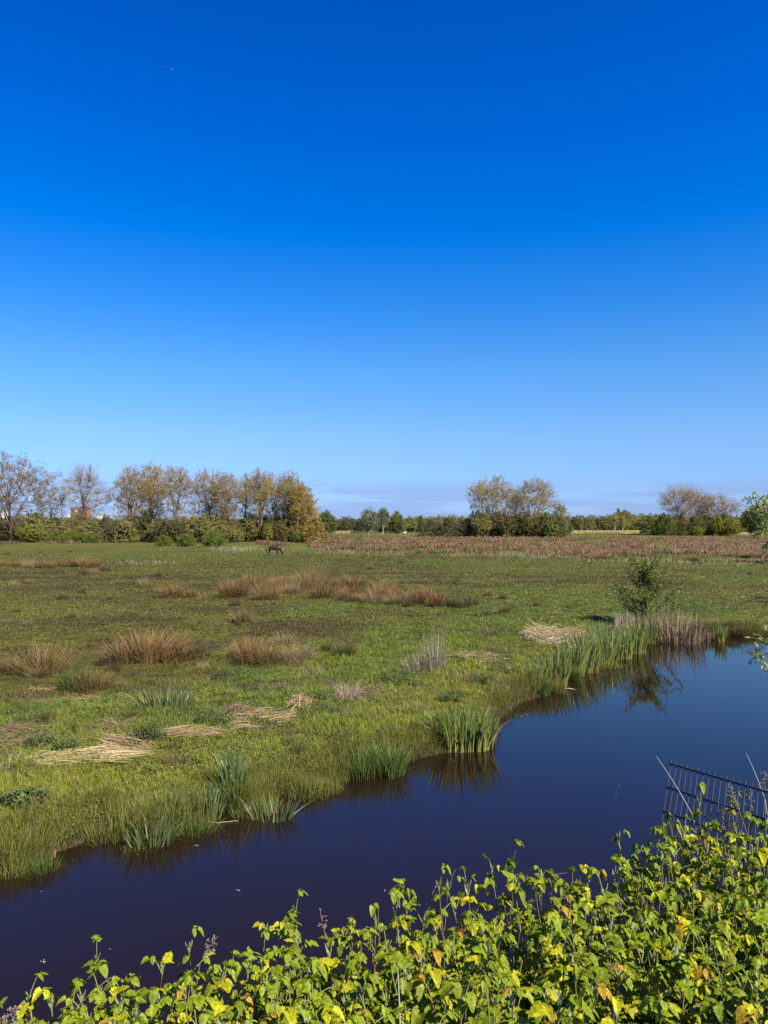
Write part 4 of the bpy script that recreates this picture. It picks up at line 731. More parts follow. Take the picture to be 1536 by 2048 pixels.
for px, Y, wp, top, lb in [(105, 184, 40, 1067, 'first low willow bush in the hedge line below the poplars'), (130, 183, 44, 1066, 'low willow bush near the open end of the hedge line'), (165, 181, 50, 1064, 'tallest low willow bush of the hedge line'), (192, 182, 36, 1066, 'last low willow bush of the hedge line'),
                           (328, 152, 44, 1069, 'small rounded willow bush at the head of the bush trio'), (372, 150, 56, 1066, 'middle willow bush of the trio in the pasture'), (426, 143, 66, 1059, 'biggest willow bush of the trio, nearest the horse')]:
    H = pz(top, Y); W = wp * Y / FPX; v = BV[int(px) % 3]
    place('willow_bush', v, (PY(px, Y), Y, 0), lb, 'bush', None, px, (W / 5, W / 5, H / 3))
# far woods
for i in range(150):
    px = -60 + 1700 * (i + .5) / 150 + RGP.normal(0, 4); Y = RGP.uniform(430, 520)
    top = np.interp(px, [0, 640, 680, 900, 1130, 1180, 1250, 1330, 1540], [1036, 1034, 1036, 1032, 1032, 1030, 1026, 1029, 1032]) + RGP.normal(0, 2.5)
    v = int(RGP.choice([0, 5, 0, 4, 9, 2 if px < 760 else 0])); under(px, Y, top, RGP.uniform(34, 50), v, 'pale olive tree in the far woods closing the horizon', 'trees of the far woods')
for i, (px, top) in enumerate([(1163, 1032), (1230, 1030), (1245, 1034), (1330, 1036)]):
    g = tree(px, 420, top, 8, ['white stemmed birch before the far woods, nearest the middle grove', 'white stemmed birch before the far woods above the yellow flowers', 'shorter white stemmed birch before the far woods', 'white stemmed birch before the far woods beside the farthest grove'][i], 440 + i, name='birch_tree', base=.35, tips=40, br=12, limbs=4, lpt=12, lsize=.45, cols=OL, shape='column', trunk=.022, bark=(.42, .42, .36))
print('trees', time.time() - T0)
# strips before the far woods
def strip(name, p0, p1, Y0, Y1, n, h, c1, c2, w):
    rg = np.random.default_rng(int(p0)); Y = rg.uniform(Y0, Y1, n); X = (rg.uniform(p0, p1, n) - 768) * Y / FPX; hh = h * rg.uniform(.6, 1.15, n); c = mixc(np.tile(arr(c1), (n, 1)), arr(c2), rg.random(n)); a = rg.uniform(0, 6.28, n)
    g = Geo().add(*blades(np.stack([X, Y, np.full(n, -.05)], 1), hh, np.full(n, w), rg.uniform(-.5, .5, n), np.stack([np.cos(a), np.sin(a)], 1) * (hh * .25)[:, None], c * .8, c, 2, prof=2)); tag(g.build(name, M_straw), kind='stuff')
strip('far_reed_bed', 1110, 1300, 395, 410, 7000, 1.9, (.42, .29, .15), (.52, .40, .22), .2)
strip('far_reed_bed', 660, 700, 395, 410, 1500, 1.6, (.42, .27, .15), (.5, .36, .2), .2)
strip('far_reed_bed', 1470, 1540, 360, 375, 1500, 1.2, (.42, .32, .18), (.5, .40, .24), .2)
strip('yellow_flowers', 1130, 1165, 378, 386, 700, .8, (.5, .42, .02), (.6, .5, .03), .25)
strip('yellow_flowers', 1245, 1262, 378, 386, 350, .8, (.5, .42, .02), (.6, .5, .03), .25)
strip('green_margin', 1125, 1420, 345, 365, 4000, .7, (.07, .15, .03), (.12, .2, .05), .25)
strip('green_margin', 640, 930, 300, 330, 3500, .6, (.12, .14, .04), (.2, .2, .08), .22)

# buildings
M_brick = simplemat('dark_brick', (.16, .085, .07), .85, 0, .25, 3); M_orb = simplemat('orange_brick', (.28, .12, .08), .85, 0, .2, 3)
M_white = simplemat('white_render', (.75, .74, .72), .7, 0, .05, 2); M_glass = simplemat('window_glass', (.05, .06, .08), .15); M_wfr = simplemat('white_window', (.6, .62, .65), .5); M_green = simplemat('green_roof_edge', (.30, .42, .34), .6); M_conc = simplemat('pale_concrete', (.45, .38, .36), .8, 0, .1, 2)
def building():
    Y = 640; k = Y / FPX
    def bx(p0, p1, t, dep=12): return PY(p0, Y), PY(p1, Y), pz(t, Y)
    r = thing('apartment_block', (PY(158, Y), Y, 0), 'dark brick apartment block with an orange corner behind the bare fan poplar', 'building'); x0 = PY(158, Y)
    a, b, h = bx(141, 163, 1016); g = Geo().box(a - x0, b - x0, 0, 14, 0, h, (.2, .1, .1)); g.build('wall', M_brick, r)
    a2, b2, h2 = bx(163.01, 169, 1014.5); g = Geo().box(a2 - x0, b2 - x0, -.4, 14, 0, h2, (.4, .1, .1)); g.build('corner_wall', M_orb, r)
    for i, u in enumerate((.18, .42, .55, .8)):
        w = Geo().box(a - x0 + (b - a) * u, a - x0 + (b - a) * u + .9, -.12, .05, h - 3.6, h - 1.6, (0, 0, 0)).build('window', M_wfr if i in (1, 2) else M_glass, r)
    for i, u in enumerate((.3, .7)):
        Geo().box(a2 - x0 + (b2 - a2) * u - .4, a2 - x0 + (b2 - a2) * u + .4, -.52, -.41, h2 - 3.4, h2 - 1.8, (0, 0, 0)).build('window', M_glass, r)
    Geo().box(a - x0 - .2, b2 - x0 + .2, -.6, 14.2, h2, h2 + .35, (0, 0, 0)).build('roof', M_brick, r)
    r = thing('white_house', (PY(138.6, Y), Y, 0), 'small white framed balcony block against the dark brick block', 'building'); a, b, h = bx(136.5, 140.7, 1023); x0 = PY(138.6, Y)
    Geo().box(a - x0, b - x0, 0, 8, 0, h, (1, 1, 1)).build('wall', M_white, r); Geo().box(-.45, .45, -.1, .05, h - 1.6, h - .6, (0, 0, 0)).build('window', M_glass, r); Geo().box(-.45, .45, -.1, .05, h - 3.1, h - 2.1, (0, 0, 0)).build('window', M_glass, r)
    r = thing('flat_roofed_hall', (PY(200, Y), Y, 0), 'pale hall with a green roof edge seen through the poplars', 'building'); a, b, h = bx(190, 208, 1027.5); x0 = PY(200, Y)
    Geo().box(a - x0, b - x0, 0, 12, 0, h - 1, (1, 1, 1)).build('wall', M_white, r); Geo().box(a - x0 - .3, b - x0 + .3, -.3, 12.3, h - 1, h, (1, 1, 1)).build('roof', M_green, r)
    r = thing('white_flats', (PY(2, Y), Y, 0), 'white flats at the frame edge behind the broad poplar', 'building'); a, b, h = bx(-8, 6, 1020); x0 = PY(2, Y)
    Geo().box(a - x0, b - x0, 0, 12, 0, h, (1, 1, 1)).build('wall', M_white, r)
    for u in (.55, .8): Geo().box(a - x0 + (b - a) * u, a - x0 + (b - a) * u + .8, -.1, .05, h - 2.4, h - 1.1, (1, 1, 1)).build('window', M_glass, r)
    Geo().box(a - x0 - .15, b - x0 + .15, -.15, 12.15, h, h + .3, (1, 1, 1)).build('roof', M_conc, r)
    X = PY(231.5, Y); hh = pz(1008, Y); g = Geo().add(*tubes(arr([[[0, 0, 0], [0, 0, hh * .5], [0, 0, hh]]]), arr([[.9, .8, .6]]), 10, (1, 1, 1)))
    single('chimney', g.mesh('chimney', M_conc, True), (X, Y, 0), 'pale slender chimney rising between the poplars', 'chimney')
building()
M_post = simplemat('weathered_post', (.32, .30, .26), .9, 0, .2)
for i, px in enumerate([770, 781, 792, 803, 818, 826, 838, 850]):
    Y = 342; g = Geo().box(-.12, .12, -.1, .1, -.2, 1.15, (1, 1, 1)).box(-.15, .15, -.13, .13, 1.15, 1.22, (1, 1, 1)) if i == 0 else g
    if i == 0: pm = g.mesh('post', M_post)
    single('fence_post', pm, (PY(px, Y), Y, 0), 'short pale post in the pasture fence before the far woods', 'post', 'posts of the far pasture fence')
Y = 300; g = Geo().box(-.1, .1, -.1, .1, -.2, 1.5, (1, 1, 1)); r = thing('sign_post', (PY(810, Y), Y, 0), 'post with a small white board before the far woods', 'sign'); g.build('post', M_post, r); Geo().box(-.6, .6, -.16, -.101, 1.3, 1.75, (1, 1, 1)).build('board', M_white, r)

# ------------------------------------------------------------------ horse
def horse():
    X, Y = P(548, 1112); 
    m = simplemat('bay_coat', (.046, .015, .007), .45, 0, .35, 3); mk = simplemat('black_points', (.012, .010, .010), .5)
    # x forward, z up, metres; withers about 1.5
    J = []; E = []; Rr = []
    def v(p, r): J.append(p); Rr.append(r); return len(J) - 1
    def chain(a, pts):
        for p, r in pts: b = v(p, r); E.append((a, b)); a = b
        return a
    hip = v((-.55, 0, 1.18), (.27, .30)); 
    a = chain(hip, [((-.25, 0, 1.12), (.30, .31)), ((.10, 0, 1.08), (.31, .33)), ((.40, 0, 1.10), (.28, .32)), ((.62, 0, 1.12), (.22, .27))])
    nk = chain(a, [((.82, 0, .98), (.15, .22)), ((1.0, 0, .76), (.11, .17)), ((1.12, 0, .56), (.10, .13)), ((1.16, 0, .42), (.10, .14)), ((1.20, 0, .26), (.085, .10)), ((1.235, 0, .10), (.06, .07))])
    chain(hip, [((-.76, 0, 1.16), (.20, .22))])
    for s, dx in ((1, -.10), (-1, .12)):
        chain(hip, [((-.60 + dx, s * .15, .92), (.15, .17)), ((-.56 + dx, s * .16, .74), (.09, .11)), ((-.72 + dx, s * .16, .52), (.055, .065)), ((-.68 + dx, s * .16, .26), (.038, .04)), ((-.67 + dx, s * .16, .12), (.045, .045)), ((-.62 + dx, s * .16, .035), (.06, .05))])
    sh = 4
    for s, dx in ((1, -.12), (-1, .10)):
        chain(3, [((.46 + dx * .4, s * .14, .86), (.12, .14)), ((.46 + dx, s * .15, .66), (.07, .08)), ((.47 + dx, s * .15, .45), (.052, .055)), ((.47 + dx * 1.3, s * .15, .24), (.038, .038)), ((.48 + dx * 1.5, s * .15, .12), (.044, .044)), ((.52 + dx * 1.5, s * .15, .035), (.058, .05))])
    me = bpy.data.meshes.new('horse'); me.from_pydata(J, E, []); o = bpy.data.objects.new('horse', me); COL.objects.link(o)
    md = o.modifiers.new('skin', 'SKIN'); md.use_smooth_shade = True; o.modifiers.new('sub', 'SUBSURF').levels = 2; o.modifiers['sub'].render_levels = 2
    for i, r in enumerate(Rr): me.skin_vertices[0].data[i].radius = r
    me.skin_vertices[0].data[0].use_root = True
    # black lower legs and muzzle by height in object space
    N, L = m.node_tree.nodes, m.node_tree.links; b = N['Principled BSDF']; tc = N.new('ShaderNodeTexCoord'); sp = N.new('ShaderNodeSeparateXYZ'); L.new(tc.outputs['Object'], sp.inputs[0])
    mr = N.new('ShaderNodeMapRange'); L.new(sp.outputs[2], mr.inputs[0]); mr.inputs['From Min'].default_value = .55; mr.inputs['From Max'].default_value = .85
    src = b.inputs['Base Color'].links[0].from_socket; mx = N.new('ShaderNodeMixRGB'); L.new(mr.outputs[0], mx.inputs[0]); mx.inputs[1].default_value = (.012, .009, .009, 1); L.new(src, mx.inputs[2]); L.new(mx.outputs[0], b.inputs['Base Color'])
    me.materials.append(m)
    sc_ = 1.0; o.location = (X, Y, hz(X, Y)); o.rotation_euler = (0, 0, R(-6)); o.scale = (.98, .98, 1.0)
    tag(o, 'brown bay horse grazing head down on the open pasture', 'horse')
    rg = np.random.default_rng(1)
    n = 60; b0 = np.stack([np.full(n, -.93), rg.normal(0, .03, n), np.full(n, 1.22)], 1); c = np.tile(arr([.012, .01, .01]), (n, 1))
    e = b0 + np.stack([rg.uniform(-.14, -.02, n), rg.normal(0, .05, n), -rg.uniform(.6, .95, n)], 1)
    mid = b0 + np.stack([np.full(n, -.14), rg.normal(0, .03, n), np.full(n, -.15)], 1)
    Geo().add(*tubes(bez(b0, mid, e, 6), np.full((n, 6), .022), 3, c)).build('tail', mk, o)
    n = 90; t = rg.random(n); p0 = np.stack([np.interp(t, [0, .4, .75, 1], [.62, .90, 1.08, 1.2]), rg.normal(0, .02, n), np.interp(t, [0, .4, .75, 1], [1.40, 1.20, .90, .60])], 1)
    e = p0 + np.stack([rg.uniform(-.05, .03, n), -.12 + rg.normal(0, .02, n), -rg.uniform(.12, .26, n)], 1)
    Geo().add(*tubes(bez(p0, (p0 + e) / 2 + [0.03, -.06, .06], e, 4), np.full((n, 4), .016), 3, np.tile(arr([.012, .01, .01]), (n, 1)))).build('mane', mk, o)
    for s in (-1, 1):
        V, F, C = leafs(arr([[1.13, s * .05, .56]]), arr([[.35, s * .3, .9]]), arr([[-1., 0, .2]]), arr([.15]), arr([.07]), arr([[.1, .05, .03]]), 4); Geo().add(V, F, C).build('ear', m, o)
horse()
# far white speck of unknown kind, built with a body and two wings
X = PY(344, 260); z = pz(139, 260)
g = Geo(); g.add(*tubes(arr([[[-.25, 0, 0], [-.1, 0, .02], [.1, 0, .03], [.28, 0, .02]]]), arr([[.02, .09, .08, .03]]), 7, (.8, .8, .8)))
bd = g.build('white_speck', M_white, None, True, (X, 260, z)); bd.rotation_euler = (.2, .3, .6); tag(bd, 'tiny white speck high in the clear sky', 'bird')
for s in (-1, 1):
    Geo().add([(.12, 0, .05), (-.1, 0, .05), (-.12, s * .32, .16), (.08, s * .32, .16), (-.14, s * .66, .05), (-.05, s * .66, .05)], [(0, 1, 2, 3), (3, 2, 4, 5)], arr([1, 1, 1])).build('wing', M_white, bd)

# ------------------------------------------------------------------ saplings and willow near the water
def sapling(px, py, hp, wp, label, seed, n_br, leaves, lsz, cols, bark=(.09, .075, .05), name='alder_sapling', up=.9, leafy=M_leaf, lw=.7):
    X, Y = P(px, py); rg = np.random.default_rng(seed); H = hp * Y / FPX; W = wp * Y / FPX
    t = rg.uniform(.02, .95, n_br); a = rg.uniform(0, 2 * pi, n_br); st = np.stack([rg.normal(0, .03, n_br) * H * t, 0 * t, t * H * .92], 1)
    ln = W * .5 * (1.05 - .6 * t) * rg.uniform(.25, 1.3, n_br); e = st + np.stack([np.cos(a) * ln, np.sin(a) * ln, up * ln * rg.uniform(.4, 1.3, n_br)], 1)
    mid = st * .5 + e * .5 + np.stack([np.cos(a) * ln * .12, np.sin(a) * ln * .12, -ln * .08], 1)
    pt = bez(st, mid, e, 6); g = Geo()
    g.add(*tubes(arr([[[0, 0, -.1], [.02 * H, 0, H * .3], [-.01 * H, .01 * H, H * .62], [.01 * H, 0, H]]]), arr([[.012, .010, .007, .003]]) * H, 6, bark))
    g.add(*tubes(pt, (np.linspace(.005, .0015, 6) * H)[None].repeat(n_br, 0), 4, bark))
    k = rg.integers(0, n_br, leaves); f = rg.uniform(.15, 1, leaves) ** .7 * 5; i0 = np.minimum(f.astype(int), 4); fr = (f - i0)[:, None]; c = pt[k, i0] * (1 - fr) + pt[k, i0 + 1] * fr + rg.normal(0, .03 * W, (leaves, 3))
    col = mixc(np.tile(arr(cols[0]), (leaves, 1)), arr(cols[1]), rg.random(leaves)) * rg.uniform(.8, 1.2, leaves)[:, None]
    d = norm(rg.normal(size=(leaves, 3)) + [0, 0, .2]); L = lsz * rg.uniform(.6, 1.3, leaves)
    g2 = Geo().add(*leafs(c, d, rg.normal(size=(leaves, 3)), L, L * lw, col, 4))
    place(name, [('trunk', g.mesh('trunk', M_bark, True)), ('foliage', g2.mesh('foliage', leafy))], (X, Y, hz(X, Y)), label, 'sapling')
sapling(1290, 1246, 136, 128, 'leafy alder sapling on the far bank mirrored in the water', 701, 80, 4200, .085, ((.11, .14, .04), (.26, .29, .085)))
sapling(915, 1208, 74, 80, 'thin twiggy willow sapling with tiny leaves past the long rush clump', 702, 46, 1100, .05, ((.14, .16, .04), (.24, .26, .06)), (.14, .13, .06), 'willow_sapling', 1.4)
sapling(718, 1101, 36, 36, 'small wispy willow sapling in the rush field', 703, 40, 700, .1, ((.15, .17, .06), (.25, .26, .10)), (.16, .14, .07), 'willow_sapling', 1.5)
sapling(1345, 1225, 30, 30, 'little dark leafed sprout beside the alder sapling', 704, 12, 90, .08, ((.05, .08, .025), (.1, .14, .04)), name='alder_sapling')
sapling(390, 1100, 20, 12, 'tiny reddish sprout before the biggest willow bush', 705, 10, 60, .08, ((.14, .13, .05), (.2, .16, .06)), name='willow_sapling')
# overhanging willow at the frame edge
def willow():
    rg = np.random.default_rng(8); K = .40; Y0 = 8.9 * K; X0 = PY(1960, Y0); z0 = hz(X0, Y0)
    r = thing('willow_tree', (X0, Y0, z0), 'willow reaching narrow leaved twigs into frame over the water', 'tree')
    def pt(px, py, Y):
        Y = Y * K; return arr([PY(px, Y) - X0, Y - Y0, pz(py, Y) - z0])
    g = Geo(); stems = []
    for k, (px, py, Y, r1) in enumerate([(1600, 960, 8.8, .09), (1640, 1120, 9.1, .07), (1610, 1230, 8.7, .06), (1700, 900, 9.2, .08)]):
        e = pt(px, py, Y); s_ = arr([-.1 + .08 * k, .05 * k, -.3]); mid = arr([e[0] * .25, e[1], e[2] * .8]); c = bez(s_[None], mid[None], e[None], 14); stems.append(c[0])
        g.add(*tubes(c, np.linspace(r1 * K * .8, .004, 14)[None], 7, (.12, .10, .07)))
    allp = np.concatenate([q[5:] for q in stems])
    ends = [(1488, 1000, 8.6, 1.2), (1498, 1035, 8.9, 1.), (1512, 1018, 8.4, 1.3), (1520, 1065, 8.6, 1.2), (1526, 1098, 8.8, 1.2), (1535, 1000, 8.7, 1.2), (1515, 1050, 9.2, 1.2), (1532, 1030, 8.6, 1.2), (1540, 1080, 9, 1.2), (1530, 1125, 8.8, 1.),
            (1498, 1132, 9., .25), (1505, 1190, 8.7, .3), (1522, 1215, 9.3, 1.), (1530, 1240, 9., 1.), (1512, 1238, 9.2, .8), (1545, 1180, 8.9, .8), (1497, 1298, 8.8, .5), (1508, 1328, 8.5, 1.3), (1522, 1350, 8.6, .7), (1538, 1322, 8.9, 1.2), (1502, 1310, 8.9, .5), (1545, 1285, 8.6, 1.),
            (1560, 1100, 8.7, 1.), (1570, 1040, 8.7, 1.), (1580, 1200, 8.9, 1.)]
    leaf = Geo()
    for px, py, Y, den in ends:
        e = pt(px, py, Y); want = e + arr([.55, .1, -.25 if py < 1150 else .35]) * K; s_ = allp[np.linalg.norm(allp - want, axis=1).argmin()]
        mid = (s_ + e) / 2 + arr([0, rg.normal(0, .08), .10 if py < 1150 else -.05]) * K; c = bez(s_[None], mid[None], e[None], 12)
        g.add(*tubes(c, np.linspace(.0036, .0012, 12)[None], 5, (.15, .14, .06)))
        for k in range(int(10 * (.3 + den))):
            f = rg.uniform(.45, 1); i = int(f * 10.9); q = c[0, i]; d = norm(norm(c[0, -1] - c[0, -4]) * .5 + rg.normal(0, .6, 3)); ln = rg.uniform(.06, .2) * K; e2 = q + d * ln
            tw = bez(q[None], ((q + e2) / 2 + arr([0, 0, .008]))[None], e2[None], 5); g.add(*tubes(tw, np.linspace(.0016, .0008, 5)[None], 4, (.17, .16, .07)))
            n = int(9 * den * rg.uniform(.6, 1.3)) + 2; u = rg.uniform(.1, 1.05, n)[:, None]; b = q * (1 - u) + e2 * u
            dd = norm(d * .6 + rg.normal(0, .6, (n, 3)) + [0, 0, .1]); L = rg.uniform(.03, .07, n) * K
            col = mixc(np.tile(arr([.18, .21, .055]), (n, 1)), arr([.42, .44, .14]), rg.random(n))
            leaf.add(*leafs(b, dd, rg.normal(size=(n, 3)), L, L * .32, col, 4))
    g.build('branches', M_bark, r, True); leaf.build('foliage', M_weed, r)
willow()
print('saplings', time.time() - T0)

# ------------------------------------------------------------------ metal fence panel
def fence():
    m = simplemat('black_metal', (.012, .013, .015), .45, .3); r0 = None
    Y = 5.9; A = arr([PY(1342, Y), Y, pz(1527, Y)])
    # panel axes from the photo: top rail falls to the right and comes slightly nearer
    Yb = 5.1; B = arr([PY(1560, Yb), Yb, pz(1590, Yb)]); ux = norm(B - A)
    Yc = 5.55; Cc = arr([PY(1321, Yc), Yc, pz(1664, Yc)]); uz = norm(A - Cc)
    L = np.linalg.norm(B - A) * 2.4; n = int(L / .05); Hh = 1.25
    r = thing('metal_fence', tuple(A - uz * Hh), 'tilted black wire mesh fence panel sticking up behind the brambles', 'fence'); O = A - (A - uz * Hh)
    g = Geo(); P0 = []; 
    for i in range(n + 1):
        p = O + ux * (.05 * i); P0.append([p + uz * .03, p - uz * Hh])
    P0 = np.array(P0); g.add(*tubes(P0, np.full(P0.shape[:2], .0034), 6, (.02, .02, .02))); g.build('vertical_bars', m, r, True)
    nrm = norm(np.cross(ux, uz))
    for k, o in enumerate((0, .2, .4, .6, .8, 1.0)):
        for s in (-1, 1):
            p = O - uz * (o + .005) + nrm * (s * .006); q = p + ux * L; p = p - ux * .012
            Geo().add(*tubes(np.array([[p, q]]), np.full((1, 2), .0036), 6, (.02, .02, .02))).build('rail', m, r, True)
fence()

# ------------------------------------------------------------------ bramble thicket on the near bank
def leaflet(L, W, rg, colr, droop=.5, rows=17, cols=7):
    t = np.linspace(0, 1, rows); s = np.linspace(-1, 1, cols)
    wd = (np.sin(np.clip(t ** .68 * .97 + .02, 0, 1) * pi)) ** .75; wd[-1] = .03
    ser = 1 + .10 * ((np.arange(rows) % 2) * 2 - 1); T, S = np.meshgrid(t, s, indexing='ij')
    edge = np.abs(S) ** 3
    x = L * (T + .05 * np.abs(S) * 0 - .10 * np.abs(S) * wd[:, None]); y = W * .5 * S * wd[:, None] * (1 + (ser[:, None] - 1) * edge)
    ph = (T * 7 - np.abs(S) * 1.6) * 2 * pi; z = .05 * L * np.sin(ph) * (np.abs(S) > .05) + .22 * W * np.abs(S) ** 1.5 * wd[:, None] * rg.uniform(-.4, 1) - droop * L * T ** 2
    z += rg.normal(0, .012 * L, z.shape)
    x = x - droop * L * .25 * T ** 2
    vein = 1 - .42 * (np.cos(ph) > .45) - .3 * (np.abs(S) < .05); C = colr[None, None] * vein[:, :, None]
    i = (np.arange(rows - 1)[:, None] * cols + np.arange(cols - 1)[None]).ravel(); F = np.stack([i, i + 1, i + cols + 1, i + cols], 1)
    return np.stack([x, y, z], -1).reshape(-1, 3), F, C.reshape(-1, 3)
def orient(V, o, d, u):
    d = d / np.linalg.norm(d); s = np.cross(u, d); s /= np.linalg.norm(s) + 1e-9; u2 = np.cross(d, s); return o + V[:, :1] * d + V[:, 1:2] * s + V[:, 2:] * u2
YEL, LIM, GRN, DGR, ORG = arr([.46, .46, .018]), arr([.25, .32, .02]), arr([.11, .175, .022]), arr([.05, .09, .02]), arr([.50, .33, .03])
def shoot_parts(seed, H=1.0, yellow=.5):
    rg = np.random.default_rng(seed); g = Geo(); gs = Geo(); m = 10; t = np.linspace(0, 1, m)
    ld = rg.uniform(0, 2 * pi); la = rg.uniform(.05, .38) * H
    st = np.stack([np.cos(ld) * la * t ** 1.6, np.sin(ld) * la * t ** 1.6, H * t - .04], 1); st[:, :2] += rg.normal(0, .008, (m, 2))
    gs.add(*tubes(st[None], np.linspace(.0055, .0028, m)[None], 6, (.17, .19, .06) if rg.random() < .7 else (.22, .14, .08)))
    nl = int(rg.integers(19, 26)); az = rg.uniform(0, 6.28)
    for k in range(nl):
        f = .36 + .64 * (k + rg.uniform(-.2, .2)) / (nl - 1) if nl > 1 else 1; f = min(f, 1.0); o = arr([np.interp(f, t, st[:, j]) for j in range(3)])
        az += 2.4 + rg.normal(0, .3); top = max(0, (f - .36) / .64); ln = rg.uniform(.05, .17) * (1.25 - .75 * top); el = rg.uniform(.2, .8) + .5 * (top > .9)
        dv = arr([math.cos(az) * math.cos(el), math.sin(az) * math.cos(el), math.sin(el)]); e = o + dv * ln
        gs.add(*tubes(bez(o[None], ((o + e) / 2 + arr([0, 0, .012]))[None], e[None], 4), arr([[.0022, .002, .0018, .0015]]), 4, (.24, .27, .08)))
        q = rg.random()
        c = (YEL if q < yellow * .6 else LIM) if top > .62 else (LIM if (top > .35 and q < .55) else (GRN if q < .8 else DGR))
        if top > .7 and rg.random() < .03: c = ORG
        c = c * rg.uniform(.8, 1.2); L = rg.uniform(.046, .086) * (1.05 - .45 * top ** 2)
        hd = arr([math.cos(az), math.sin(az), rg.uniform(-.35, .15)]); up = arr([0, 0, 1.]) + rg.normal(0, .15, 3)
        sets = [(0, 1.12), (1.15, .9), (-1.15, .9)] + ([(2.0, .62), (-2.0, .62)] if rg.random() < .35 else [])
        for an, scl in sets:
            d2 = arr([hd[0] * math.cos(an) - hd[1] * math.sin(an), hd[0] * math.sin(an) + hd[1] * math.cos(an), hd[2] + rg.normal(.05, .22)])
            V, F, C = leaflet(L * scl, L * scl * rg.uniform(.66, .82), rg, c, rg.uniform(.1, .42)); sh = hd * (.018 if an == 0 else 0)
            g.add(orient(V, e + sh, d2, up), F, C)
    tp = st[-1]
    for k in range(4):   # pale folded young leaves at the tip
        a = k * 1.6 + rg.uniform(0, .6); d = arr([math.cos(a) * .4, math.sin(a) * .4, 1.]); V, F, C = leaflet(rg.uniform(.025, .045), .014, rg, arr([.42, .46, .22]), -.1, 7, 5); g.add(orient(V, tp, d, arr([math.cos(a), math.sin(a), -.3])), F, C)
    return [('stem', gs.mesh('stem', M_stem, True)), ('leaves', g.mesh('leaves', M_bram, True))]
SH = [shoot_parts(800 + i, 1.0, .25 + .5 * (i % 3) / 2) for i in range(16)]
SIL = np.array([(-200, 2090, 3.2), (0, 2062, 3.3), (60, 2040, 3.3), (110, 2030, 3.4), (150, 1985, 3.5), (200, 1975, 3.6), (250, 1955, 3.7), (350, 1930, 3.8), (450, 1900, 4.0), (520, 1868, 4.1), (600, 1860, 4.2), (680, 1852, 4.2), (760, 1870, 4.3),
                (830, 1815, 4.4), (900, 1765, 4.6), (1000, 1748, 4.8), (1120, 1745, 4.9), (1200, 1775, 5.0), (1260, 1720, 5.1), (1330, 1680, 5.2), (1400, 1645, 5.2), (1480, 1650, 5.2), (1560, 1650, 5.2), (1900, 1640, 5.2)], float)
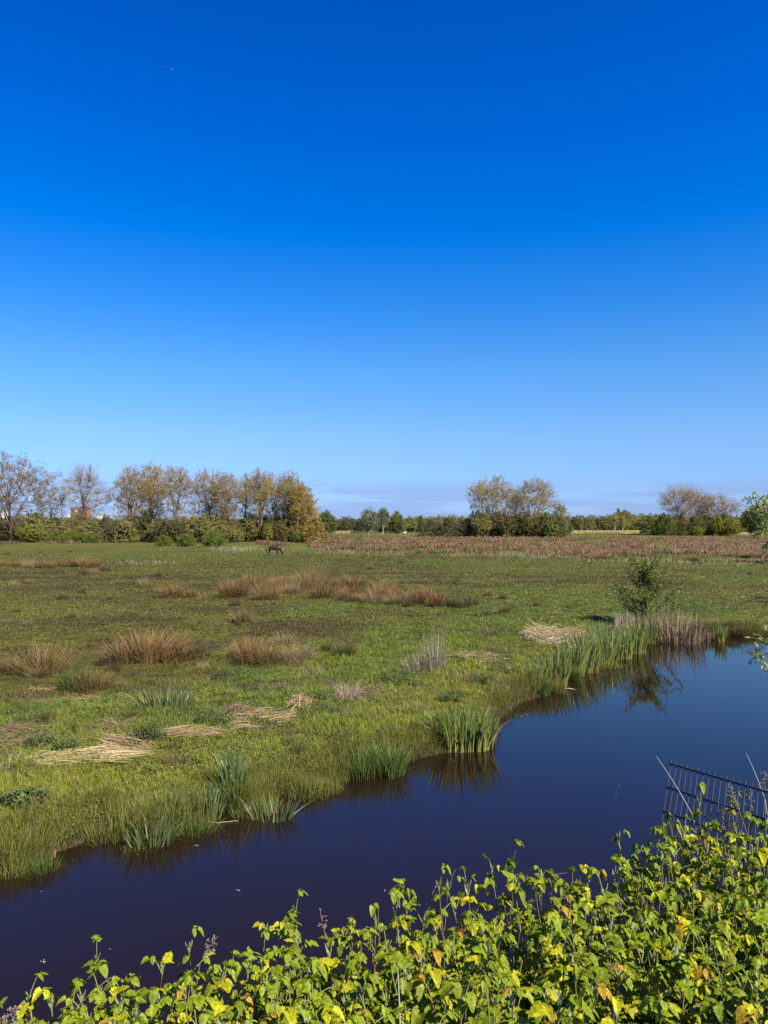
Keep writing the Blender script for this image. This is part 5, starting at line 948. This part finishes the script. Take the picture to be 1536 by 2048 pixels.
def bramble():
    rg = np.random.default_rng(12); cnt = 0; pts = []
    def ztop(px, Y):
        ds = np.interp(px, SIL[:, 0], SIL[:, 2]); zs = EYE - ds * (np.interp(px, SIL[:, 0], SIL[:, 1]) - HOR) / FPX
        zn = 2.48 - .12 * (px < 300); return zn + (zs - zn) * min(1, max(0, (Y - 2.3) / (ds - 2.3))), ds
    tries = 0
    while len(pts) < 284 and tries < 40000:
        tries += 1; Y = rg.uniform(2.25, 5.25); px = rg.uniform(-90, 1640); X = PY(px, Y); zt, ds = ztop(px, Y)
        if Y > ds: continue
        if any((X - a) ** 2 + (Y - b) ** 2 < .017 for a, b, *_ in pts): continue
        pts.append((X, Y, px, zt, ds))
    labels = [('bramble shoot on the water side edge of the thicket', 'bramble shoots on the water side edge'), ('yellow green bramble shoot inside the dense thicket', 'bramble shoots inside the thicket')]
    for i, (X, Y, px, zt, ds) in enumerate(pts):
        z0 = hz(X, Y); front = Y > ds - .35; zt = zt + .05 + rg.normal(0, .035) - (.04 if not front else 0)
        s = (zt - z0) / 1.0
        lb, gp = labels[0 if front else 1]
        place('bramble_shoot', SH[rg.integers(len(SH))], (X, Y, z0), lb, 'bramble', gp, rg.uniform(0, 6.28), (1.0 + .1 * rg.normal(), 1.0 + .1 * rg.normal(), s))
    for px, top, Y, lb in [(282, 1852, 3.75, 'leafy bramble sprig standing out alone over dark water'), (325, 1880, 3.8, 'bramble sprig with drooping leaves beside the lone one'), (225, 1945, 3.5, 'bright yellow bramble sprig low over dark water'),
                           (168, 1960, 3.4, 'small bramble sprig behind the arching bare cane'), (78, 2020, 3.2, 'bramble tip with pale young leaves in the bottom corner'), (680, 1812, 4.15, 'tall bramble tip beside the dry seed head'),
                           (455, 1900, 3.9, 'bramble tip with four round young leaves'), (1408, 1588, 5.1, 'tallest bramble shoot before the metal fence'), (1490, 1600, 5.1, 'bramble shoot with drooping top leaf before the fence'), (1030, 1722, 4.75, 'bramble tip cresting the thicket against the water'), (1115, 1728, 4.8, 'second bramble tip cresting the thicket'), (825, 1790, 4.35, 'bramble sprig leaning out beside the dry stalks'), (1305, 1665, 5.1, 'bramble sprig below the fence corner')]:
        X = PY(px, Y); z0 = hz(X, Y); s = (pz(top, Y) - z0) / 1.02
        place('bramble_shoot', SH[rg.integers(len(SH))], (X, Y, z0), lb, 'bramble', None, rg.uniform(0, 6.28), (1, 1, s))
    # undergrowth: old leaves, colour darkened as gap shade, and dead canes under the shoots
    n = 48000; Y = rg.uniform(1.9, 5.4, n); px = rg.uniform(-500, 2700, n); X = PY(px, Y); ds = np.interp(px, SIL[:, 0], SIL[:, 2]); k = Y < ds - .05; X, Y, px, ds = X[k], Y[k], px[k], ds[k]; n = len(X)
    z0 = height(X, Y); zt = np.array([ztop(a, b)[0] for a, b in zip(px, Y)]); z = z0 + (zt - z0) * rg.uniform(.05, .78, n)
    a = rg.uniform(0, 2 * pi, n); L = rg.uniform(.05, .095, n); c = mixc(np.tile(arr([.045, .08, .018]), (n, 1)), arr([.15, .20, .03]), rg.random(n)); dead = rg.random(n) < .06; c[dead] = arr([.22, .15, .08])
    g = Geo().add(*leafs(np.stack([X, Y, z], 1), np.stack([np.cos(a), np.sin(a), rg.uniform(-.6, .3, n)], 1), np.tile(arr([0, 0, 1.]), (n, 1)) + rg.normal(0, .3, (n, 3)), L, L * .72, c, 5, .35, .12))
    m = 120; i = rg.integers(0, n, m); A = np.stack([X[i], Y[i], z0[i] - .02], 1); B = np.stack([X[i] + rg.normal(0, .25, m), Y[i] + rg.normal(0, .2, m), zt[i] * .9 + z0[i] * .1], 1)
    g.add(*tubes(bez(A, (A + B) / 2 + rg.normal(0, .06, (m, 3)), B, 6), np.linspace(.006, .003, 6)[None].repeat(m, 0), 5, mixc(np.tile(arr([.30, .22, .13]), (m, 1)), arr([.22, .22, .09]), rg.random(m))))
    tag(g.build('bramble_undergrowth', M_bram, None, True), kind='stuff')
bramble()
print('bramble', time.time() - T0)

# dry stalks, canes and seed heads
M_dry = simplemat('dry_stalk', (.20, .15, .115), .85, 0, .25, 40); M_pale = simplemat('bleached_cane', (.38, .36, .34), .7, 0, .15, 40)
def cane(p0, p1, Y0, Y1, label, r0=.004, bow=.03, mat=None, name='bare_cane', down=True):
    A = arr([PY(p0[0], Y0), Y0, pz(p0[1], Y0)]); B = arr([PY(p1[0], Y1), Y1, pz(p1[1], Y1)])
    zb = hz(A[0], A[1]); base = A + (A - B) * ((A[2] - zb) / max(.2, (B[2] - A[2]))) * .35 if down else A.copy()
    if down: base[2] = hz(base[0], base[1]) - .02
    c = np.concatenate([bez(base[None], (base * .4 + A * .6)[None], A[None], 5)[0][:-1], bez(A[None], ((A + B) / 2 + arr([0, 0, bow]))[None], B[None], 7)[0]])
    o = base.copy(); g = Geo().add(*tubes((c - o)[None], np.linspace(r0 * 1.3, r0 * .55, len(c))[None], 6, (.5, .5, .5)))
    return g, o, B
def seedhead(px0, py0, px1, py1, Y, label, seed, n=16):
    rg = np.random.default_rng(seed); g, o, B = cane((px0, py0), (px1, py1), Y, Y, label, .003, .01)
    d = norm(B - arr([PY(px0, Y), Y, pz(py0, Y)])); hd = Geo()
    for k in range(n):
        f = rg.uniform(0, .14); q = B - d * f - o; e = q + norm(rg.normal(size=3) + d * .4) * rg.uniform(.012, .035); hd.add(*tubes(np.array([[q, (q + e) / 2, e]]), arr([[.0016, .0013, .001]]), 4, (.3, .3, .3)))
        for j in range(2):
            c = e + rg.normal(0, .004, 3); hd.add(*tubes(np.array([[c - [0, 0, .005], c, c + [0, 0, .005]]]), arr([[.001, .0048, .001]]), 5, (.3, .3, .3)))
    r = thing('dry_seed_head', tuple(o), label, 'dead stalk'); g.build('stalk', M_dry, r, True); hd.build('seeds', M_dry, r)
seedhead(655, 1895, 640, 1822, 4.1, 'dry brown seed head beside the tall bramble tip', 1)
seedhead(400, 1925, 436, 1872, 3.8, 'dry brown seed head leaning beside round young leaves', 2, 20)
seedhead(5, 2045, 40, 2015, 3.1, 'grey dry seed head in the bottom corner', 3, 34)
seedhead(745, 1885, 742, 1845, 4.2, 'small dry seed head behind the crest of leaves', 4, 10)
seedhead(1475, 1625, 1462, 1575, 5.25, 'grey dry seed head before the fence mesh', 5, 26)
seedhead(1500, 1640, 1500, 1580, 5.3, 'second grey dry seed head before the fence mesh', 6, 26)
seedhead(1450, 1660, 1443, 1610, 5.3, 'low grey dry seed head behind the tallest bramble shoot', 7, 22)
seedhead(1530, 1620, 1528, 1545, 5.3, 'tall grey dry seed head at the frame edge', 8, 28)
seedhead(1240, 1855, 1235, 1790, 4.3, 'dry brown seed head sunk in the thicket', 9, 24)
for p0, p1, Y, lb, r0, mt in [((1385, 1630), (1313, 1513), 5.4, 'straight bleached bare cane rising before the fence corner', .0034, M_pale), ((1530, 1600), (1492, 1506), 5.4, 'straight bleached bare cane nearest the frame edge', .0034, M_pale),
                              ((860, 1800), (882, 1758), 4.5, 'dry curved stalk between bramble tips', .003, M_dry), ((895, 1790), (911, 1738), 4.6, 'dry straight stalk between bramble tips', .003, M_dry), ((758, 1880), (756, 1816), 4.2, 'single dry stick above the thicket crest', .003, M_dry),
                              ((132, 2042), (222, 1955), 3.3, 'arching bare bramble cane reaching over dark water', .005, M_dry), ((1030, 1770), (1145, 1745), 4.6, 'bare grass stem crossing the crest', .002, M_dry), ((800, 2048), (795, 1935), 2.9, 'pale dead cane standing in the front of the thicket', .004, M_pale), ((1510, 1720), (1470, 1600), 5.0, 'green brown cane carrying a drooping leaf', .004, M_dry)]:
    g, o, B = cane(p0, p1, Y, Y, lb, r0)
    tag(g.build('bare_cane', mt, None, True, tuple(o)), lb, 'cane')
print('done', time.time() - T0, len(bpy.data.objects))
